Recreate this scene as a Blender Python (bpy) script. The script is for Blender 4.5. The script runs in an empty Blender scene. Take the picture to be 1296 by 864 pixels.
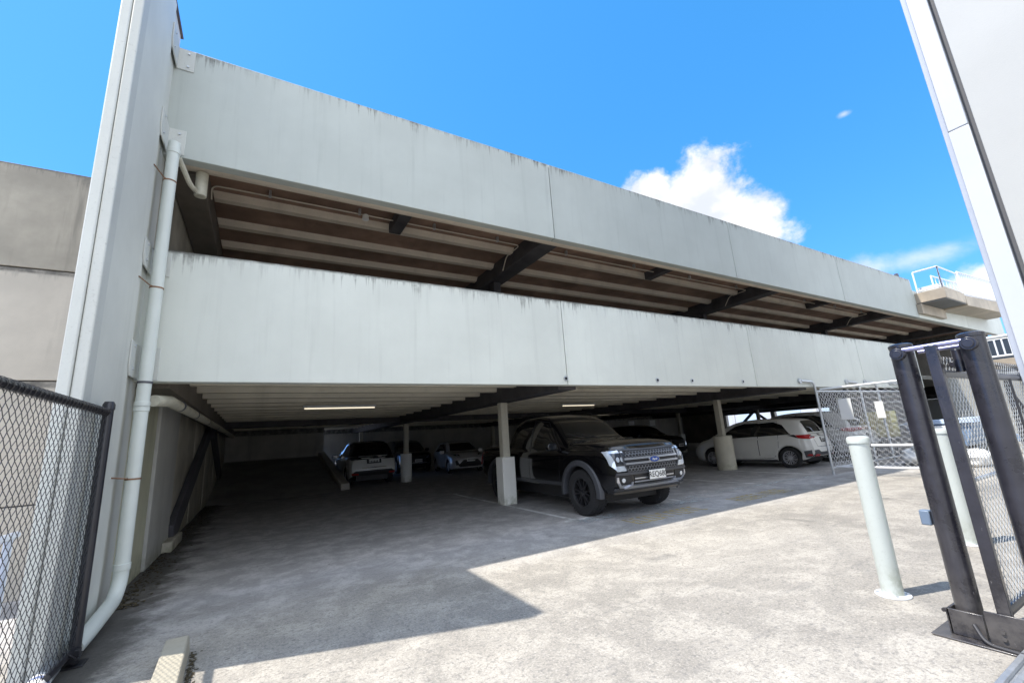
import bpy, bmesh, math, random
from mathutils import Vector, Matrix
from mathutils.bvhtree import BVHTree
random.seed(7)
R = math.radians
sc = bpy.context.scene
COL = sc.collection

SUN_E, SKY_S, EXPO, SKY_TINT = 4.1, .13, .74, (.41, 1.44, 1.88)
# ------------------------------------------------------------------ materials
def new_mat(name):
    m = bpy.data.materials.new(name); m.use_nodes = True
    nt = m.node_tree; b = nt.nodes['Principled BSDF']
    return m, nt, b

def plain(name, col, rough=.5, metal=0., coat=0., bump=0., bscale=60., var=0., vscale=4., emit=None):
    m, nt, b = new_mat(name)
    b.inputs['Base Color'].default_value = (*col, 1)
    b.inputs['Roughness'].default_value = rough
    b.inputs['Metallic'].default_value = metal
    b.inputs['Coat Weight'].default_value = coat
    b.inputs['Coat Roughness'].default_value = .04
    N = nt.nodes; L = nt.links
    tc = None
    if bump or var:
        tc = N.new('ShaderNodeTexCoord')
    if var:
        n = N.new('ShaderNodeTexNoise'); n.inputs['Scale'].default_value = vscale; n.inputs['Detail'].default_value = 6; n.inputs['Roughness'].default_value = .65
        L.new(tc.outputs['Object'], n.inputs['Vector'])
        r = N.new('ShaderNodeValToRGB'); r.color_ramp.elements[0].position = .3; r.color_ramp.elements[1].position = .7
        r.color_ramp.elements[0].color = (*[c*(1-var) for c in col], 1); r.color_ramp.elements[1].color = (*[min(1, c*(1+var*.5)) for c in col], 1)
        L.new(n.outputs['Fac'], r.inputs['Fac']); L.new(r.outputs['Color'], b.inputs['Base Color'])
        mr = N.new('ShaderNodeMapRange'); mr.inputs['To Min'].default_value = max(0, rough-.08); mr.inputs['To Max'].default_value = min(1, rough+.12)
        L.new(n.outputs['Fac'], mr.inputs['Value']); L.new(mr.outputs['Result'], b.inputs['Roughness'])
    if bump:
        n2 = N.new('ShaderNodeTexNoise'); n2.inputs['Scale'].default_value = bscale; n2.inputs['Detail'].default_value = 4
        L.new(tc.outputs['Object'], n2.inputs['Vector'])
        bp = N.new('ShaderNodeBump'); bp.inputs['Strength'].default_value = bump; bp.inputs['Distance'].default_value = .01
        L.new(n2.outputs['Fac'], bp.inputs['Height']); L.new(bp.outputs['Normal'], b.inputs['Normal'])
    if emit:
        b.inputs['Emission Color'].default_value = (*emit[0], 1); b.inputs['Emission Strength'].default_value = emit[1]
    return m

class G:
    """tiny node graph helper"""
    def __init__(s, nt): s.nt = nt; s.N = nt.nodes; s.L = nt.links
    def put(s, sock, v):
        if isinstance(v, bpy.types.NodeSocket): s.L.new(v, sock)
        elif isinstance(v, tuple) and len(v) == 3 and len(sock.default_value) == 4: sock.default_value = (*v, 1)
        else: sock.default_value = v
    def math(s, op, a, b=0., clamp=False):
        n = s.N.new('ShaderNodeMath'); n.operation = op; n.use_clamp = clamp
        s.put(n.inputs[0], a); s.put(n.inputs[1], b); return n.outputs[0]
    def mix(s, f, a, b, mode='MIX'):
        n = s.N.new('ShaderNodeMix'); n.data_type = 'RGBA'; n.blend_type = mode
        s.put(n.inputs['Factor'], f); s.put(n.inputs[6], a); s.put(n.inputs[7], b); return n.outputs[2]
    def noise(s, vec, scale, detail=5, rough=.6, dist=0.):
        n = s.N.new('ShaderNodeTexNoise'); n.inputs['Scale'].default_value = scale; n.inputs['Detail'].default_value = detail
        n.inputs['Roughness'].default_value = rough; n.inputs['Distortion'].default_value = dist
        if vec is not None: s.L.new(vec, n.inputs['Vector'])
        return n.outputs['Fac']
    def map(s, vec, scale=(1, 1, 1), loc=(0, 0, 0), rot=(0, 0, 0)):
        n = s.N.new('ShaderNodeMapping'); n.inputs['Scale'].default_value = scale; n.inputs['Location'].default_value = loc; n.inputs['Rotation'].default_value = rot
        s.L.new(vec, n.inputs['Vector']); return n.outputs[0]
    def step(s, v, a, b, lo=0., hi=1.):
        n = s.N.new('ShaderNodeMapRange'); n.interpolation_type = 'SMOOTHSTEP'
        s.put(n.inputs['Value'], v); n.inputs['From Min'].default_value = a; n.inputs['From Max'].default_value = b
        n.inputs['To Min'].default_value = lo; n.inputs['To Max'].default_value = hi; return n.outputs[0]
    def bump(s, h, strength=.3, dist=.01):
        n = s.N.new('ShaderNodeBump'); n.inputs['Strength'].default_value = strength; n.inputs['Distance'].default_value = dist
        s.L.new(h, n.inputs['Height']); return n.outputs[0]
    def coord(s, k='Object'): return s.N.new('ShaderNodeTexCoord').outputs[k]
    def xyz(s, v):
        n = s.N.new('ShaderNodeSeparateXYZ'); s.L.new(v, n.inputs[0]); return n.outputs
    def rnd(s):
        return s.N.new('ShaderNodeObjectInfo').outputs['Random']

def painted_concrete(name, col, streak=.2, top=None, topamt=.6, dirt=(.09, .085, .075), low=None, sx=5., rough=.62, fine=.1):
    """painted / bare precast concrete with rain streaks that start at the local height `top`"""
    m, nt, b = new_mat(name); g = G(nt)
    oc = g.coord(); z = g.xyz(oc)[2]
    n0 = g.noise(oc, 1.1, 5, .6)
    c = g.mix(g.step(n0, .3, .75), tuple(x*(1-.5*streak) for x in col), tuple(min(1, x*1.03) for x in col))
    st = g.noise(g.map(oc, (sx, sx, .22)), 1.6, 6, .65)
    c = g.mix(g.math('MULTIPLY', g.step(st, .50, .78), streak*1.6), c, tuple(x*.55 for x in col))
    sp = g.noise(oc, 42, 5, .7)
    c = g.mix(g.math('MULTIPLY', g.step(sp, .55, .8), fine), c, dirt)
    if top is not None:
        clus = g.step(g.noise(g.map(oc, (1, 1, .3), (7, 2, 0)), .9, 3, .6), .40, .62, .28, 1.)
        drip = g.noise(g.map(oc, (sx*2.2, sx*2.2, .15), (3, 1, 0)), 1.7, 5, .7)
        ln = g.step(drip, .45, .85, .04, .62)
        d = g.math('SUBTRACT', top, z)
        k = g.math('SUBTRACT', 1., g.math('DIVIDE', d, ln), True)
        k = g.math('MULTIPLY', g.math('MULTIPLY', k, g.math('MULTIPLY', clus, topamt)), g.step(g.noise(oc, 9, 5, .7), .25, .6))
        c = g.mix(k, c, dirt)
        ed = g.math('MULTIPLY', g.step(d, .035, .004), g.step(g.noise(oc, 5, 5, .7), .3, .6, .2, .8))
        c = g.mix(ed, c, tuple(x*.6 for x in dirt))
    if low is not None:
        k = g.step(z, low+.35, low-.02)
        k = g.math('MULTIPLY', k, g.step(g.noise(oc, 5, 5, .7), .35, .65))
        c = g.mix(g.math('MULTIPLY', k, .6), c, (.16, .17, .08))
    hs = g.N.new('ShaderNodeHueSaturation'); g.L.new(c, hs.inputs['Color']); g.L.new(g.step(g.rnd(), 0, 1, .93, 1.04), hs.inputs['Value'])
    c = hs.outputs[0]
    g.L.new(c, b.inputs['Base Color']); b.inputs['Roughness'].default_value = rough
    g.L.new(g.bump(g.noise(oc, 70, 5, .7), .18, .006), b.inputs['Normal'])
    return m

# ------------------------------------------------------------------ mesh builder
class MB:
    def __init__(s): s.v = []; s.f = []; s.m = []; s.cm = 0
    def add(s, vs, fs):
        o = len(s.v); s.v += [tuple(p) for p in vs]
        for f in fs: s.f.append([i+o for i in f]); s.m.append(s.cm)
        return s
    def box(s, x0, y0, z0, x1, y1, z1):
        vs = [(x0,y0,z0),(x1,y0,z0),(x1,y1,z0),(x0,y1,z0),(x0,y0,z1),(x1,y0,z1),(x1,y1,z1),(x0,y1,z1)]
        return s.hexa(vs)
    def hexa(s, vs):
        return s.add(vs, [(3,2,1,0),(4,5,6,7),(0,1,5,4),(1,2,6,5),(2,3,7,6),(3,0,4,7)])
    def cyl(s, p0, p1, r0, r1=None, n=14, caps=True):
        r1 = r0 if r1 is None else r1
        p0 = Vector(p0); p1 = Vector(p1); d = (p1-p0).normalized()
        a = d.orthogonal().normalized(); b = d.cross(a)
        vs = []
        for p, r in ((p0, r0), (p1, r1)):
            for i in range(n):
                t = 2*math.pi*i/n; vs.append(p+a*(r*math.cos(t))+b*(r*math.sin(t)))
        fs = [(i, (i+1) % n, n+(i+1) % n, n+i) for i in range(n)]
        if caps: fs += [tuple(range(n-1, -1, -1)), tuple(range(n, 2*n))]
        return s.add(vs, fs)
    def tube(s, pts, r, n=8, caps=True):
        pts = [Vector(p) for p in pts]; vs = []; fs = []
        a = None; k = len(pts)
        for i, p in enumerate(pts):
            d = ((pts[min(i+1, k-1)]-p).normalized()+(p-pts[max(i-1, 0)]).normalized())
            d = d.normalized() if d.length > 1e-6 else Vector((0, 0, 1))
            a = d.orthogonal().normalized() if a is None else (a-d*a.dot(d)).normalized()
            b = d.cross(a); rr = r[i] if isinstance(r, (list, tuple)) else r
            for j in range(n):
                t = 2*math.pi*(j+.5)/n; vs.append(p+a*(rr*math.cos(t))+b*(rr*math.sin(t)))
        for i in range(k-1):
            for j in range(n):
                fs.append((i*n+j, i*n+(j+1) % n, (i+1)*n+(j+1) % n, (i+1)*n+j))
        if caps: fs += [tuple(range(n-1, -1, -1)), tuple(range((k-1)*n, k*n))]
        return s.add(vs, fs)
    def lathe(s, prof, M=None, n=28, a0=0., a1=2*math.pi):
        """prof: (radius, height) around local +Z, transformed by M"""
        M = M or Matrix(); full = abs(a1-a0-2*math.pi) < 1e-5
        k = n if full else n+1; vs = []; fs = []
        for i in range(k):
            t = a0+(a1-a0)*i/n
            for r, h in prof: vs.append(M @ Vector((r*math.cos(t), r*math.sin(t), h)))
        q = len(prof)
        for i in range(n):
            j = (i+1) % k
            for p in range(q-1): fs.append((i*q+p, j*q+p, j*q+p+1, i*q+p+1))
        return s.add(vs, fs)
    def prism(s, poly, fn, t0, t1):
        """2-D polygon poly extruded between t0 and t1; fn(u, v, t) gives the 3-D point"""
        n = len(poly); vs = [fn(u, v, t0) for u, v in poly]+[fn(u, v, t1) for u, v in poly]
        return s.add(vs, [tuple(range(n-1, -1, -1)), tuple(range(n, 2*n))]+[(i, (i+1) % n, n+(i+1) % n, n+i) for i in range(n)])
    def build(s, name, mat, parent=None, smooth=35, origin=None, bevel=0., fix=True):
        me = bpy.data.meshes.new(name)
        o0 = Vector(origin) if origin else Vector((0, 0, 0))
        me.from_pydata([Vector(p)-o0 for p in s.v], [], s.f)
        mats = mat if isinstance(mat, (list, tuple)) else [mat]
        for m in mats: me.materials.append(m)
        for p, i in zip(me.polygons, s.m): p.material_index = i
        if fix:
            bm = bmesh.new(); bm.from_mesh(me); bmesh.ops.recalc_face_normals(bm, faces=bm.faces); bm.to_mesh(me); bm.free()
        if smooth:
            me.polygons.foreach_set('use_smooth', [True]*len(me.polygons)); me.set_sharp_from_angle(angle=R(smooth))
        ob = bpy.data.objects.new(name, me); COL.objects.link(ob); ob.location = o0
        if bevel:
            md = ob.modifiers.new('bevel', 'BEVEL'); md.width = bevel; md.segments = 2; md.limit_method = 'ANGLE'; md.angle_limit = R(40); md.harden_normals = False
        if parent: ob.parent = parent
        return ob

def tag(o, label=None, cat=None, group=None, kind=None):
    if label: o['label'] = label
    if cat: o['category'] = cat
    if group: o['group'] = group
    if kind: o['kind'] = kind
    return o
def empty(name, loc, rz=0, label=None, cat=None, group=None):
    o = bpy.data.objects.new(name, None); COL.objects.link(o); o.location = loc; o.rotation_euler.z = rz
    o.empty_display_size = .2
    return tag(o, label, cat, group)
def kids(o): return [c for c in bpy.data.objects if c.parent == o]
def copy_tree(o, parent=None):
    c = o.copy(); COL.objects.link(c); c.parent = parent
    for ch in kids(o): copy_tree(ch, c)
    return c
def text_mesh(name, s, size, mat, parent, M, depth=.002):
    cu = bpy.data.curves.new(name, 'FONT'); cu.body = s; cu.size = size; cu.align_x = 'CENTER'; cu.align_y = 'CENTER'; cu.extrude = depth
    t = bpy.data.objects.new(name, cu); COL.objects.link(t)
    dg = bpy.context.evaluated_depsgraph_get(); me = bpy.data.meshes.new_from_object(t.evaluated_get(dg))
    bpy.data.objects.remove(t); bpy.data.curves.remove(cu)
    me.transform(M); me.materials.clear(); me.materials.append(mat)
    o = bpy.data.objects.new(name, me); COL.objects.link(o); o.parent = parent
    return o

def chain_link(L_, H_, pitch=.06, r=.0016, fn=None, x0=0., z0=0., mb=None, n=4):
    """woven zig-zag wires; fn(u, w, d) maps along, up, depth to 3-D"""
    mb = mb or MB(); k = int(L_/(pitch*.5)); ns = int(H_/(pitch*.5))
    for i in range(k+1):
        pts = []
        for j in range(ns+1):
            u = x0+(i+.5)*pitch*.5+(pitch*.26 if (i+j) % 2 else -pitch*.26)
            u = min(max(u, x0), x0+L_)
            d = r*.9*(1 if j % 2 else -1)
            pts.append(fn(u, z0+H_*j/ns, d))
        mb.tube(pts, r, n, caps=False)
    return mb
# ------------------------------------------------------------------ camera, light, sky
RX = (0.8645629882557356, 0.05682286545229575, 0.4993015134165956)      # world axes seen in camera axes (x right, y down, z forward)
RY = (-0.49873991838720916, 0.21873507425065278, 0.8386974788919314)
RU = (-0.061557559612386493, -0.9741283946453629, 0.21745008070868996)
cd = bpy.data.cameras.new('camera'); cam = bpy.data.objects.new('camera', cd); COL.objects.link(cam)
Mx = Matrix(((RX[0], -RX[1], -RX[2], 0), (RY[0], -RY[1], -RY[2], 0), (RU[0], -RU[1], -RU[2], 1.45), (0, 0, 0, 1)))
cam.matrix_world = Mx
cd.sensor_width = 36; cd.lens = 36*544/1296; cd.clip_start = .05; cd.clip_end = 3000
sc.camera = cam

sv = Vector((-.48, .152, 1)).normalized()            # towards the sun
sl = bpy.data.lights.new('sun', 'SUN'); so = bpy.data.objects.new('sun', sl); COL.objects.link(so)
sl.energy = SUN_E; sl.angle = R(.53); sl.color = (1, .94, .85)
so.rotation_euler = sv.to_track_quat('Z', 'Y').to_euler(); so.location = (0, 0, 40)
w = bpy.data.worlds.new('World'); sc.world = w; w.use_nodes = True
g = G(w.node_tree); bg = w.node_tree.nodes['Background']
sky = g.N.new('ShaderNodeTexSky'); sky.sky_type = 'NISHITA'; sky.sun_disc = False
sky.sun_elevation = math.asin(sv.z); sky.sun_rotation = math.atan2(sv.x, sv.y)
sky.altitude = 20; sky.air_density = 1.0; sky.dust_density = .4; sky.ozone_density = 2.2
dirn = g.coord('Generated')
d3 = g.xyz(dirn)
def cloud(az, el, ra, re, seed, soft=.5):
    """mask of one cumulus: azimuth / elevation centre and half sizes in degrees, ragged by noise"""
    azn = g.math('MULTIPLY', g.math('ARCTAN2', d3[0], d3[1]), 57.2958)
    eln = g.math('MULTIPLY', g.math('ARCSINE', d3[2]), 57.2958)
    a = g.math('DIVIDE', g.math('SUBTRACT', azn, az), ra); e = g.math('DIVIDE', g.math('SUBTRACT', eln, el), re)
    q = g.math('ADD', g.math('MULTIPLY', a, a), g.math('MULTIPLY', e, e))
    n = g.noise(g.map(dirn, (1, 1, 1.25), (seed, seed*.7, 0)), 9., 9, .62, .15)
    v = g.math('ADD', g.math('SUBTRACT', 1., g.math('SQRT', q)), g.math('MULTIPLY', g.math('SUBTRACT', n, .5), 2.3))
    return g.step(v, .0, soft)
cm = cloud(58.0, 25.2, 7.4, 7.6, 1.3, .52)
cm = g.math('MAXIMUM', cm, cloud(51.0, 28.6, 4.8, 3.2, 2.1, .52))
cm = g.math('MAXIMUM', cm, cloud(63.6, 22.5, 4.0, 5.2, 4.1, .55))
cm = g.math('MAXIMUM', cm, g.math('MULTIPLY', cloud(76.5, 14.6, 6.5, 1.5, 5.7, 1.2), .55))
cm = g.math('MAXIMUM', cm, g.math('MULTIPLY', cloud(71, 14.5, 4.0, 2.0, 7.7, 1.0), .6))
cm = g.math('MAXIMUM', cm, g.math('MULTIPLY', cloud(82, 11.2, 6.0, 2.6, 3.3, .7), .95))
cm = g.math('MAXIMUM', cm, g.math('MULTIPLY', cloud(73.4, 30, 1.1, .5, 6.3, .9), .6))
# unseen bright clouds behind the camera, added as fill light for facade and shade
far = g.noise(g.map(dirn, (1, 1, 3)), 2.2, 9, .6, .2)
fill_mask = g.math('MULTIPLY', g.math('MULTIPLY', g.step(far, .30, .50), 1.0), g.step(g.math('SUBTRACT', 0., d3[1]), -.05, .25))
shade = g.noise(g.map(dirn, (1, 1, 1.6), (2, 1, .02)), 11., 6, .55)
ccol = g.mix(g.step(shade, .35, .66), (4.0, 4.25, 4.75), (5.7, 5.65, 5.6))
fill_col = (8.5, 9.2, 10.3)
sx = g.xyz(sky.outputs[0])
cmb = g.N.new('ShaderNodeCombineXYZ')
g.L.new(g.math('MULTIPLY', sx[0], SKY_TINT[0]), cmb.inputs[0])
g.L.new(g.math('MULTIPLY', g.math('POWER', sx[1], .60), SKY_TINT[1]), cmb.inputs[1])
g.L.new(g.math('MULTIPLY', g.math('POWER', sx[2], .85), SKY_TINT[2]), cmb.inputs[2])
tint = cmb.outputs[0]
skyc = g.mix(fill_mask, g.mix(cm, tint, ccol), fill_col)
g.L.new(skyc, bg.inputs['Color']); bg.inputs['Strength'].default_value = SKY_S
sc.view_settings.view_transform = 'Standard'; sc.view_settings.look = 'None'; sc.view_settings.exposure = EXPO; sc.view_settings.gamma = 1
sc.cycles.max_bounces = 8; sc.cycles.diffuse_bounces = 5; sc.cycles.glossy_bounces = 3; sc.cycles.transparent_max_bounces = 8; sc.cycles.caustics_reflective = False; sc.cycles.caustics_refractive = False

# ------------------------------------------------------------------ shared materials
YF = 6.0
M = {}
M['panel'] = painted_concrete('painted facade concrete', (.455, .487, .458), .14, 1.6, 1.2, fine=.05)  # same paint as the lower panels, darkened to imitate weaker ground bounce
M['panel_low'] = painted_concrete('painted facade concrete, lower', (.68, .705, .65), .13, 1.55, 1.0, fine=.05)  # same paint, lightened to imitate light bounced off the ground
M['fin'] = painted_concrete('painted fin concrete', (.70, .71, .66), .16, None, low=0., sx=2.2, fine=.08)
M['trim_paint'] = painted_concrete('white trim paint', (.62, .635, .60), .12, None, fine=.35, sx=3)
M['raw'] = painted_concrete('bare grey concrete', (.46, .44, .40), .45, 2.3, .5, sx=1.3)
M['old_wall'] = painted_concrete('weathered wall concrete', (.42, .385, .32), .75, 1.42, .9, sx=3.2)
M['old_wall_pale'] = painted_concrete('pale wall concrete', (.56, .515, .445), .4, 1.4, .5, sx=2)
M['green_wall'] = painted_concrete('mossy painted wall', (.66, .66, .50), .42, 2.3, .45, sx=1.5, low=0.)
M['side_wall'] = painted_concrete('grey side wall', (.68, .64, .54), .8, 2.3, .6, sx=1.2, low=0.)
M['side_plate'] = painted_concrete('grey side plate', (.60, .60, .57), .3, None, low=0., sx=1.2)
M['rib'] = painted_concrete('cream painted rib', (.84, .78, .64), .25, None, sx=.8, fine=.25)
M['rib_up'] = painted_concrete('cream painted rib, weathered', (.86, .76, .63), .3, None, sx=.8, fine=.4)
M['soffit'] = painted_concrete('grey soffit', (.60, .57, .49), .3, None, sx=1)
M['soffit_up'] = painted_concrete('rust stained soffit', (.42, .27, .20), 1., None, sx=.9, fine=.4)
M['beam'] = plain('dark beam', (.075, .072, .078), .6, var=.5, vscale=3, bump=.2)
M['beam_stain'] = painted_concrete('stained edge beam', (.24, .21, .18), .7, None, sx=1, fine=.5)
M['steel_dark'] = plain('dark painted brace', (.10, .10, .115), .55, var=.4, vscale=2, bump=.1)
M['col_steel'] = painted_concrete('cream painted column', (.64, .60, .49), .4, None, sx=6, fine=.5)
M['cover'] = painted_concrete('white column guard', (.82, .81, .76), .12, None, low=0., sx=3, fine=.15)
M['cover_old'] = painted_concrete('old column guard', (.68, .64, .52), .35, None, low=0., sx=3, fine=.3)
M['pvc'] = plain('pale pvc pipe', (.66, .70, .66), .38, var=.06, vscale=3)
M['pvc_old'] = plain('aged pvc pipe', (.58, .56, .46), .45, var=.25, vscale=6)
M['black_paint'] = plain('black powder coat', (.022, .022, .028), .32, var=.3, vscale=8, coat=.15)
def worn_black(name, col):
    m, nt, b = new_mat(name); g = G(nt); oc = g.coord()
    n = g.noise(oc, 6, 6, .7); s = g.noise(g.map(oc, (1, 1, .25)), 38, 6, .75); d = g.noise(g.map(oc, (1, 1, .12)), 7, 5, .7)
    c = g.mix(g.step(n, .3, .7), col, tuple(x*1.9 for x in col))
    c = g.mix(g.math('MULTIPLY', g.step(d, .52, .72), .2), c, (.13, .125, .125))
    c = g.mix(g.math('MULTIPLY', g.step(s, .66, .72), .75), c, (.34, .33, .33))
    low = g.math('MULTIPLY', g.step(g.xyz(oc)[2], .5, .02), g.step(n, .3, .65))
    c = g.mix(g.math('MULTIPLY', low, .5), c, (.17, .155, .135))
    g.L.new(c, b.inputs['Base Color']); g.L.new(g.step(n, .2, .8, .18, .42), b.inputs['Roughness'])
    b.inputs['Coat Weight'].default_value = .15
    g.L.new(g.bump(g.noise(oc, 26, 4, .6), .12, .01), b.inputs['Normal'])
    return m
M['black_gate'] = worn_black('black gate paint', (.016, .0155, .020))
M['black_wire'] = plain('black coated wire', (.028, .028, .032), .45)
M['galv'] = plain('galvanised steel', (.60, .63, .66), .38, .75, var=.15, vscale=20)
M['galv_wire'] = plain('galvanised wire', (.55, .57, .58), .42, .7)
M['white_metal'] = plain('white painted metal', (.80, .82, .84), .38, var=.05)
M['rust'] = plain('rusty strap', (.30, .17, .10), .7, .2, var=.4, vscale=30)
M['conduit'] = plain('pale conduit', (.66, .60, .50), .5)
M['white'] = plain('white sheet', (.80, .80, .78), .5)
M['dark'] = plain('dark void', (.012, .012, .014), .8)
M['clad'] = plain('white cladding', (.54, .56, .59), .42, var=.03, vscale=1.5)
M['clad_grey'] = plain('grey cladding return', (.42, .45, .50), .5, var=.05)
M['cream_render'] = painted_concrete('cream render', (.43, .43, .40), .06, None, sx=.6, fine=.05)
M['seal'] = plain('grey joint sealant', (.12, .12, .12), .7)
M['tube'] = plain('fluorescent tube', (.9, .88, .8), .4, emit=((1, .88, .66), .55))
M['line'] = None

# ground ------------------------------------------------------
def ground_mat():
    m, nt, b = new_mat('yard concrete'); g = G(nt); oc = g.coord(); p = g.xyz(oc)
    n1 = g.noise(oc, .42, 8, .72, .6)
    n2 = g.noise(oc, 2.6, 7, .72, .3)
    n3 = g.noise(oc, 24, 6, .75)
    n4 = g.noise(oc, 160, 3, .7)
    base = g.mix(g.step(n1, .32, .68), (.255, .236, .206), (.415, .385, .335))
    base = g.mix(g.math('MULTIPLY', g.step(n2, .46, .60), .38), base, (.56, .52, .45))
    base = g.mix(g.math('MULTIPLY', g.step(n3, .50, .62), .62), base, (.155, .148, .140))
    n5 = g.noise(oc, 60, 4, .75)
    base = g.mix(g.math('MULTIPLY', g.step(n5, .52, .64), .50), base, (.13, .125, .12))
    base = g.mix(g.math('MULTIPLY', g.step(n5, .46, .36), .40), base, (.62, .58, .52))
    base = g.mix(g.math('MULTIPLY', g.step(n4, .52, .68), .40), base, (.10, .10, .10))
    # long brushed wheel scuffs
    sf = g.noise(g.map(oc, (.35, 3.2, 1), rot=(0, 0, R(12))), 2.0, 6, .7)
    base = g.mix(g.math('MULTIPLY', g.step(sf, .54, .72), .38), base, (.16, .155, .15))
    # worn floor under the building, colour lightened and cooled to lift its shade
    inn = g.step(g.math('ADD', p[1], g.math('MULTIPLY', g.math('SUBTRACT', n1, .5), 2.6)), 4.3, 6.3)
    inn = g.math('MULTIPLY', inn, g.step(p[0], 24, 21))
    fl = g.mix(g.step(n2, .40, .66), (.33, .325, .335), (.52, .51, .52))
    fl = g.mix(g.math('MULTIPLY', g.step(n3, .5, .68), .5), fl, (.20, .195, .195))
    base = g.mix(g.math('MULTIPLY', inn, .85), base, fl)
    # oil and water stains
    oil = g.step(g.noise(oc, 1.7, 4, .5, .6), .66, .78)
    base = g.mix(g.math('MULTIPLY', oil, .45), base, (.07, .068, .066))
    # damp grime along the left wall
    gr = g.step(g.math('ADD', p[0], g.math('MULTIPLY', g.math('SUBTRACT', n2, .5), .9)), -.62, -1.0)
    gr = g.math('MULTIPLY', gr, g.step(p[0], -1.5, -1.3))
    base = g.mix(g.math('MULTIPLY', gr, .8), base, (.045, .042, .036))
    # tyre arcs and small dark drips
    rg = g.math('SQRT', g.math('ADD', g.math('POWER', g.math('SUBTRACT', p[0], 11.), 2.), g.math('POWER', g.math('ADD', p[1], 4.), 2.)))
    rg = g.math('ADD', rg, g.math('MULTIPLY', n1, .25))
    tr = None
    for r0 in (7.1, 8.65):
        q = g.step(g.math('ABSOLUTE', g.math('SUBTRACT', rg, r0)), .15, .03)
        tr = q if tr is None else g.math('MAXIMUM', tr, q)
    base = g.mix(g.math('MULTIPLY', g.math('MULTIPLY', tr, g.step(n2, .35, .62)), .30), base, (.10, .098, .095))
    dr = g.step(g.noise(oc, 7.5, 2, .5), .735, .765)
    base = g.mix(g.math('MULTIPLY', dr, .55), base, (.06, .056, .052))
    # hairline cracks
    vo = g.N.new('ShaderNodeTexVoronoi'); vo.feature = 'DISTANCE_TO_EDGE'; vo.inputs['Scale'].default_value = .32
    dn = g.N.new('ShaderNodeTexNoise'); dn.inputs['Scale'].default_value = 1.6; dn.inputs['Detail'].default_value = 6
    g.L.new(oc, dn.inputs['Vector'])
    vv = g.mix(.16, oc, dn.outputs['Color']); g.L.new(vv, vo.inputs['Vector'])
    ck = g.math('MULTIPLY', g.step(vo.outputs['Distance'], .006, .001), g.step(n1, .42, .55))
    base = g.mix(g.math('MULTIPLY', ck, .0), base, (.07, .07, .07))
    g.L.new(base, b.inputs['Base Color']); b.inputs['Roughness'].default_value = .82
    g.L.new(g.mix(.5, g.step(n3, 0, 1, .7, .95), (.8, .8, .8)), b.inputs['Roughness'])
    h = g.math('ADD', n3, g.math('MULTIPLY', n4, .6))
    g.L.new(g.bump(h, .45, .012), b.inputs['Normal'])
    return m
M['ground'] = ground_mat()
tag(MB().add([(-300, -300, 0), (300, -300, 0), (300, 300, 0), (-300, 300, 0)], [(0, 1, 2, 3)]).build('ground', M['ground'], smooth=0), kind='structure')

def worn_paint(name, col, cover, scale=18):
    m, nt, b = new_mat(name); g = G(nt); oc = g.coord()
    n = g.noise(oc, scale, 7, .75); n2 = g.noise(oc, 2.2, 4, .6)
    k = g.math('MULTIPLY', g.step(n, .62-.3*cover, .74-.3*cover), g.step(n2, .25, .6, .35, 1.))
    g.put(b.inputs['Base Color'], col); b.inputs['Roughness'].default_value = .7
    t = g.N.new('ShaderNodeBsdfTransparent'); mx = g.N.new('ShaderNodeMixShader')
    g.L.new(k, mx.inputs[0]); g.L.new(t.outputs[0], mx.inputs[1]); g.L.new(b.outputs[0], mx.inputs[2])
    g.L.new(mx.outputs[0], nt.nodes['Material Output'].inputs['Surface'])
    return m
M['line'] = worn_paint('worn white road paint', (.74, .75, .75), 1.2)
M['line_faint'] = worn_paint('faded pale road paint', (.52, .57, .60), .55, 9)
M['yellow_paint'] = worn_paint('faded yellow road paint', (.52, .38, .08), .85, 26)
def strip(mb, a, b, wd, z=.004):
    a = Vector((*a, z)); b = Vector((*b, z)); d = (b-a).normalized(); n = Vector((-d.y, d.x, 0))*wd/2
    mb.add([a-n, b-n, b+n, a+n], [(0, 1, 2, 3)])
mb = MB()
strip(mb, (4.88, 12.2), (4.80, 6.35), .10); strip(mb, (4.55, 6.30), (5.1, 6.30), .12, .008)
strip(mb, (7.75, 11.5), (7.45, 6.3), .10); strip(mb, (10.35, 11.5), (10.5, 6.45), .10)
strip(mb, (13.02, 12), (12.9, 6.2), .10); strip(mb, (15.9, 11.5), (16.1, 6.2), .10)
tag(mb.build('parking_lines', M['line'], smooth=0), kind='structure')
mb = MB(); strip(mb, (4.7, 6.12), (8.0, 6.12), .34, .012); strip(mb, (7.5, 6.45), (12.9, 6.15), .16, .012)
tag(mb.build('faded_cross_line', M['line_faint'], smooth=0), kind='structure')
# worn yellow lettering, too faded to read: rows of broken strokes
mb = MB(); rr = random.Random(3)
for x0, n in ((5.30, 6), (6.28, 5), (8.1, 6), (9.1, 5)):
    for i in range(n):
        x = x0+i*.155
        y0, y1 = 5.30, 5.72
        strip(mb, (x, y0), (x, y1), .035, .004)
        if rr.random() < .8: strip(mb, (x+.018, y1-.02), (x+.10, y1-.02), .035, .004)
        if rr.random() < .6: strip(mb, (x+.018, (y0+y1)/2), (x+.09, (y0+y1)/2), .035, .004)
        if rr.random() < .6: strip(mb, (x+.018, y0+.02), (x+.10, y0+.02), .035, .004)
tag(mb.build('faded_yellow_lettering', M['yellow_paint'], smooth=0), kind='structure')

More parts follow.
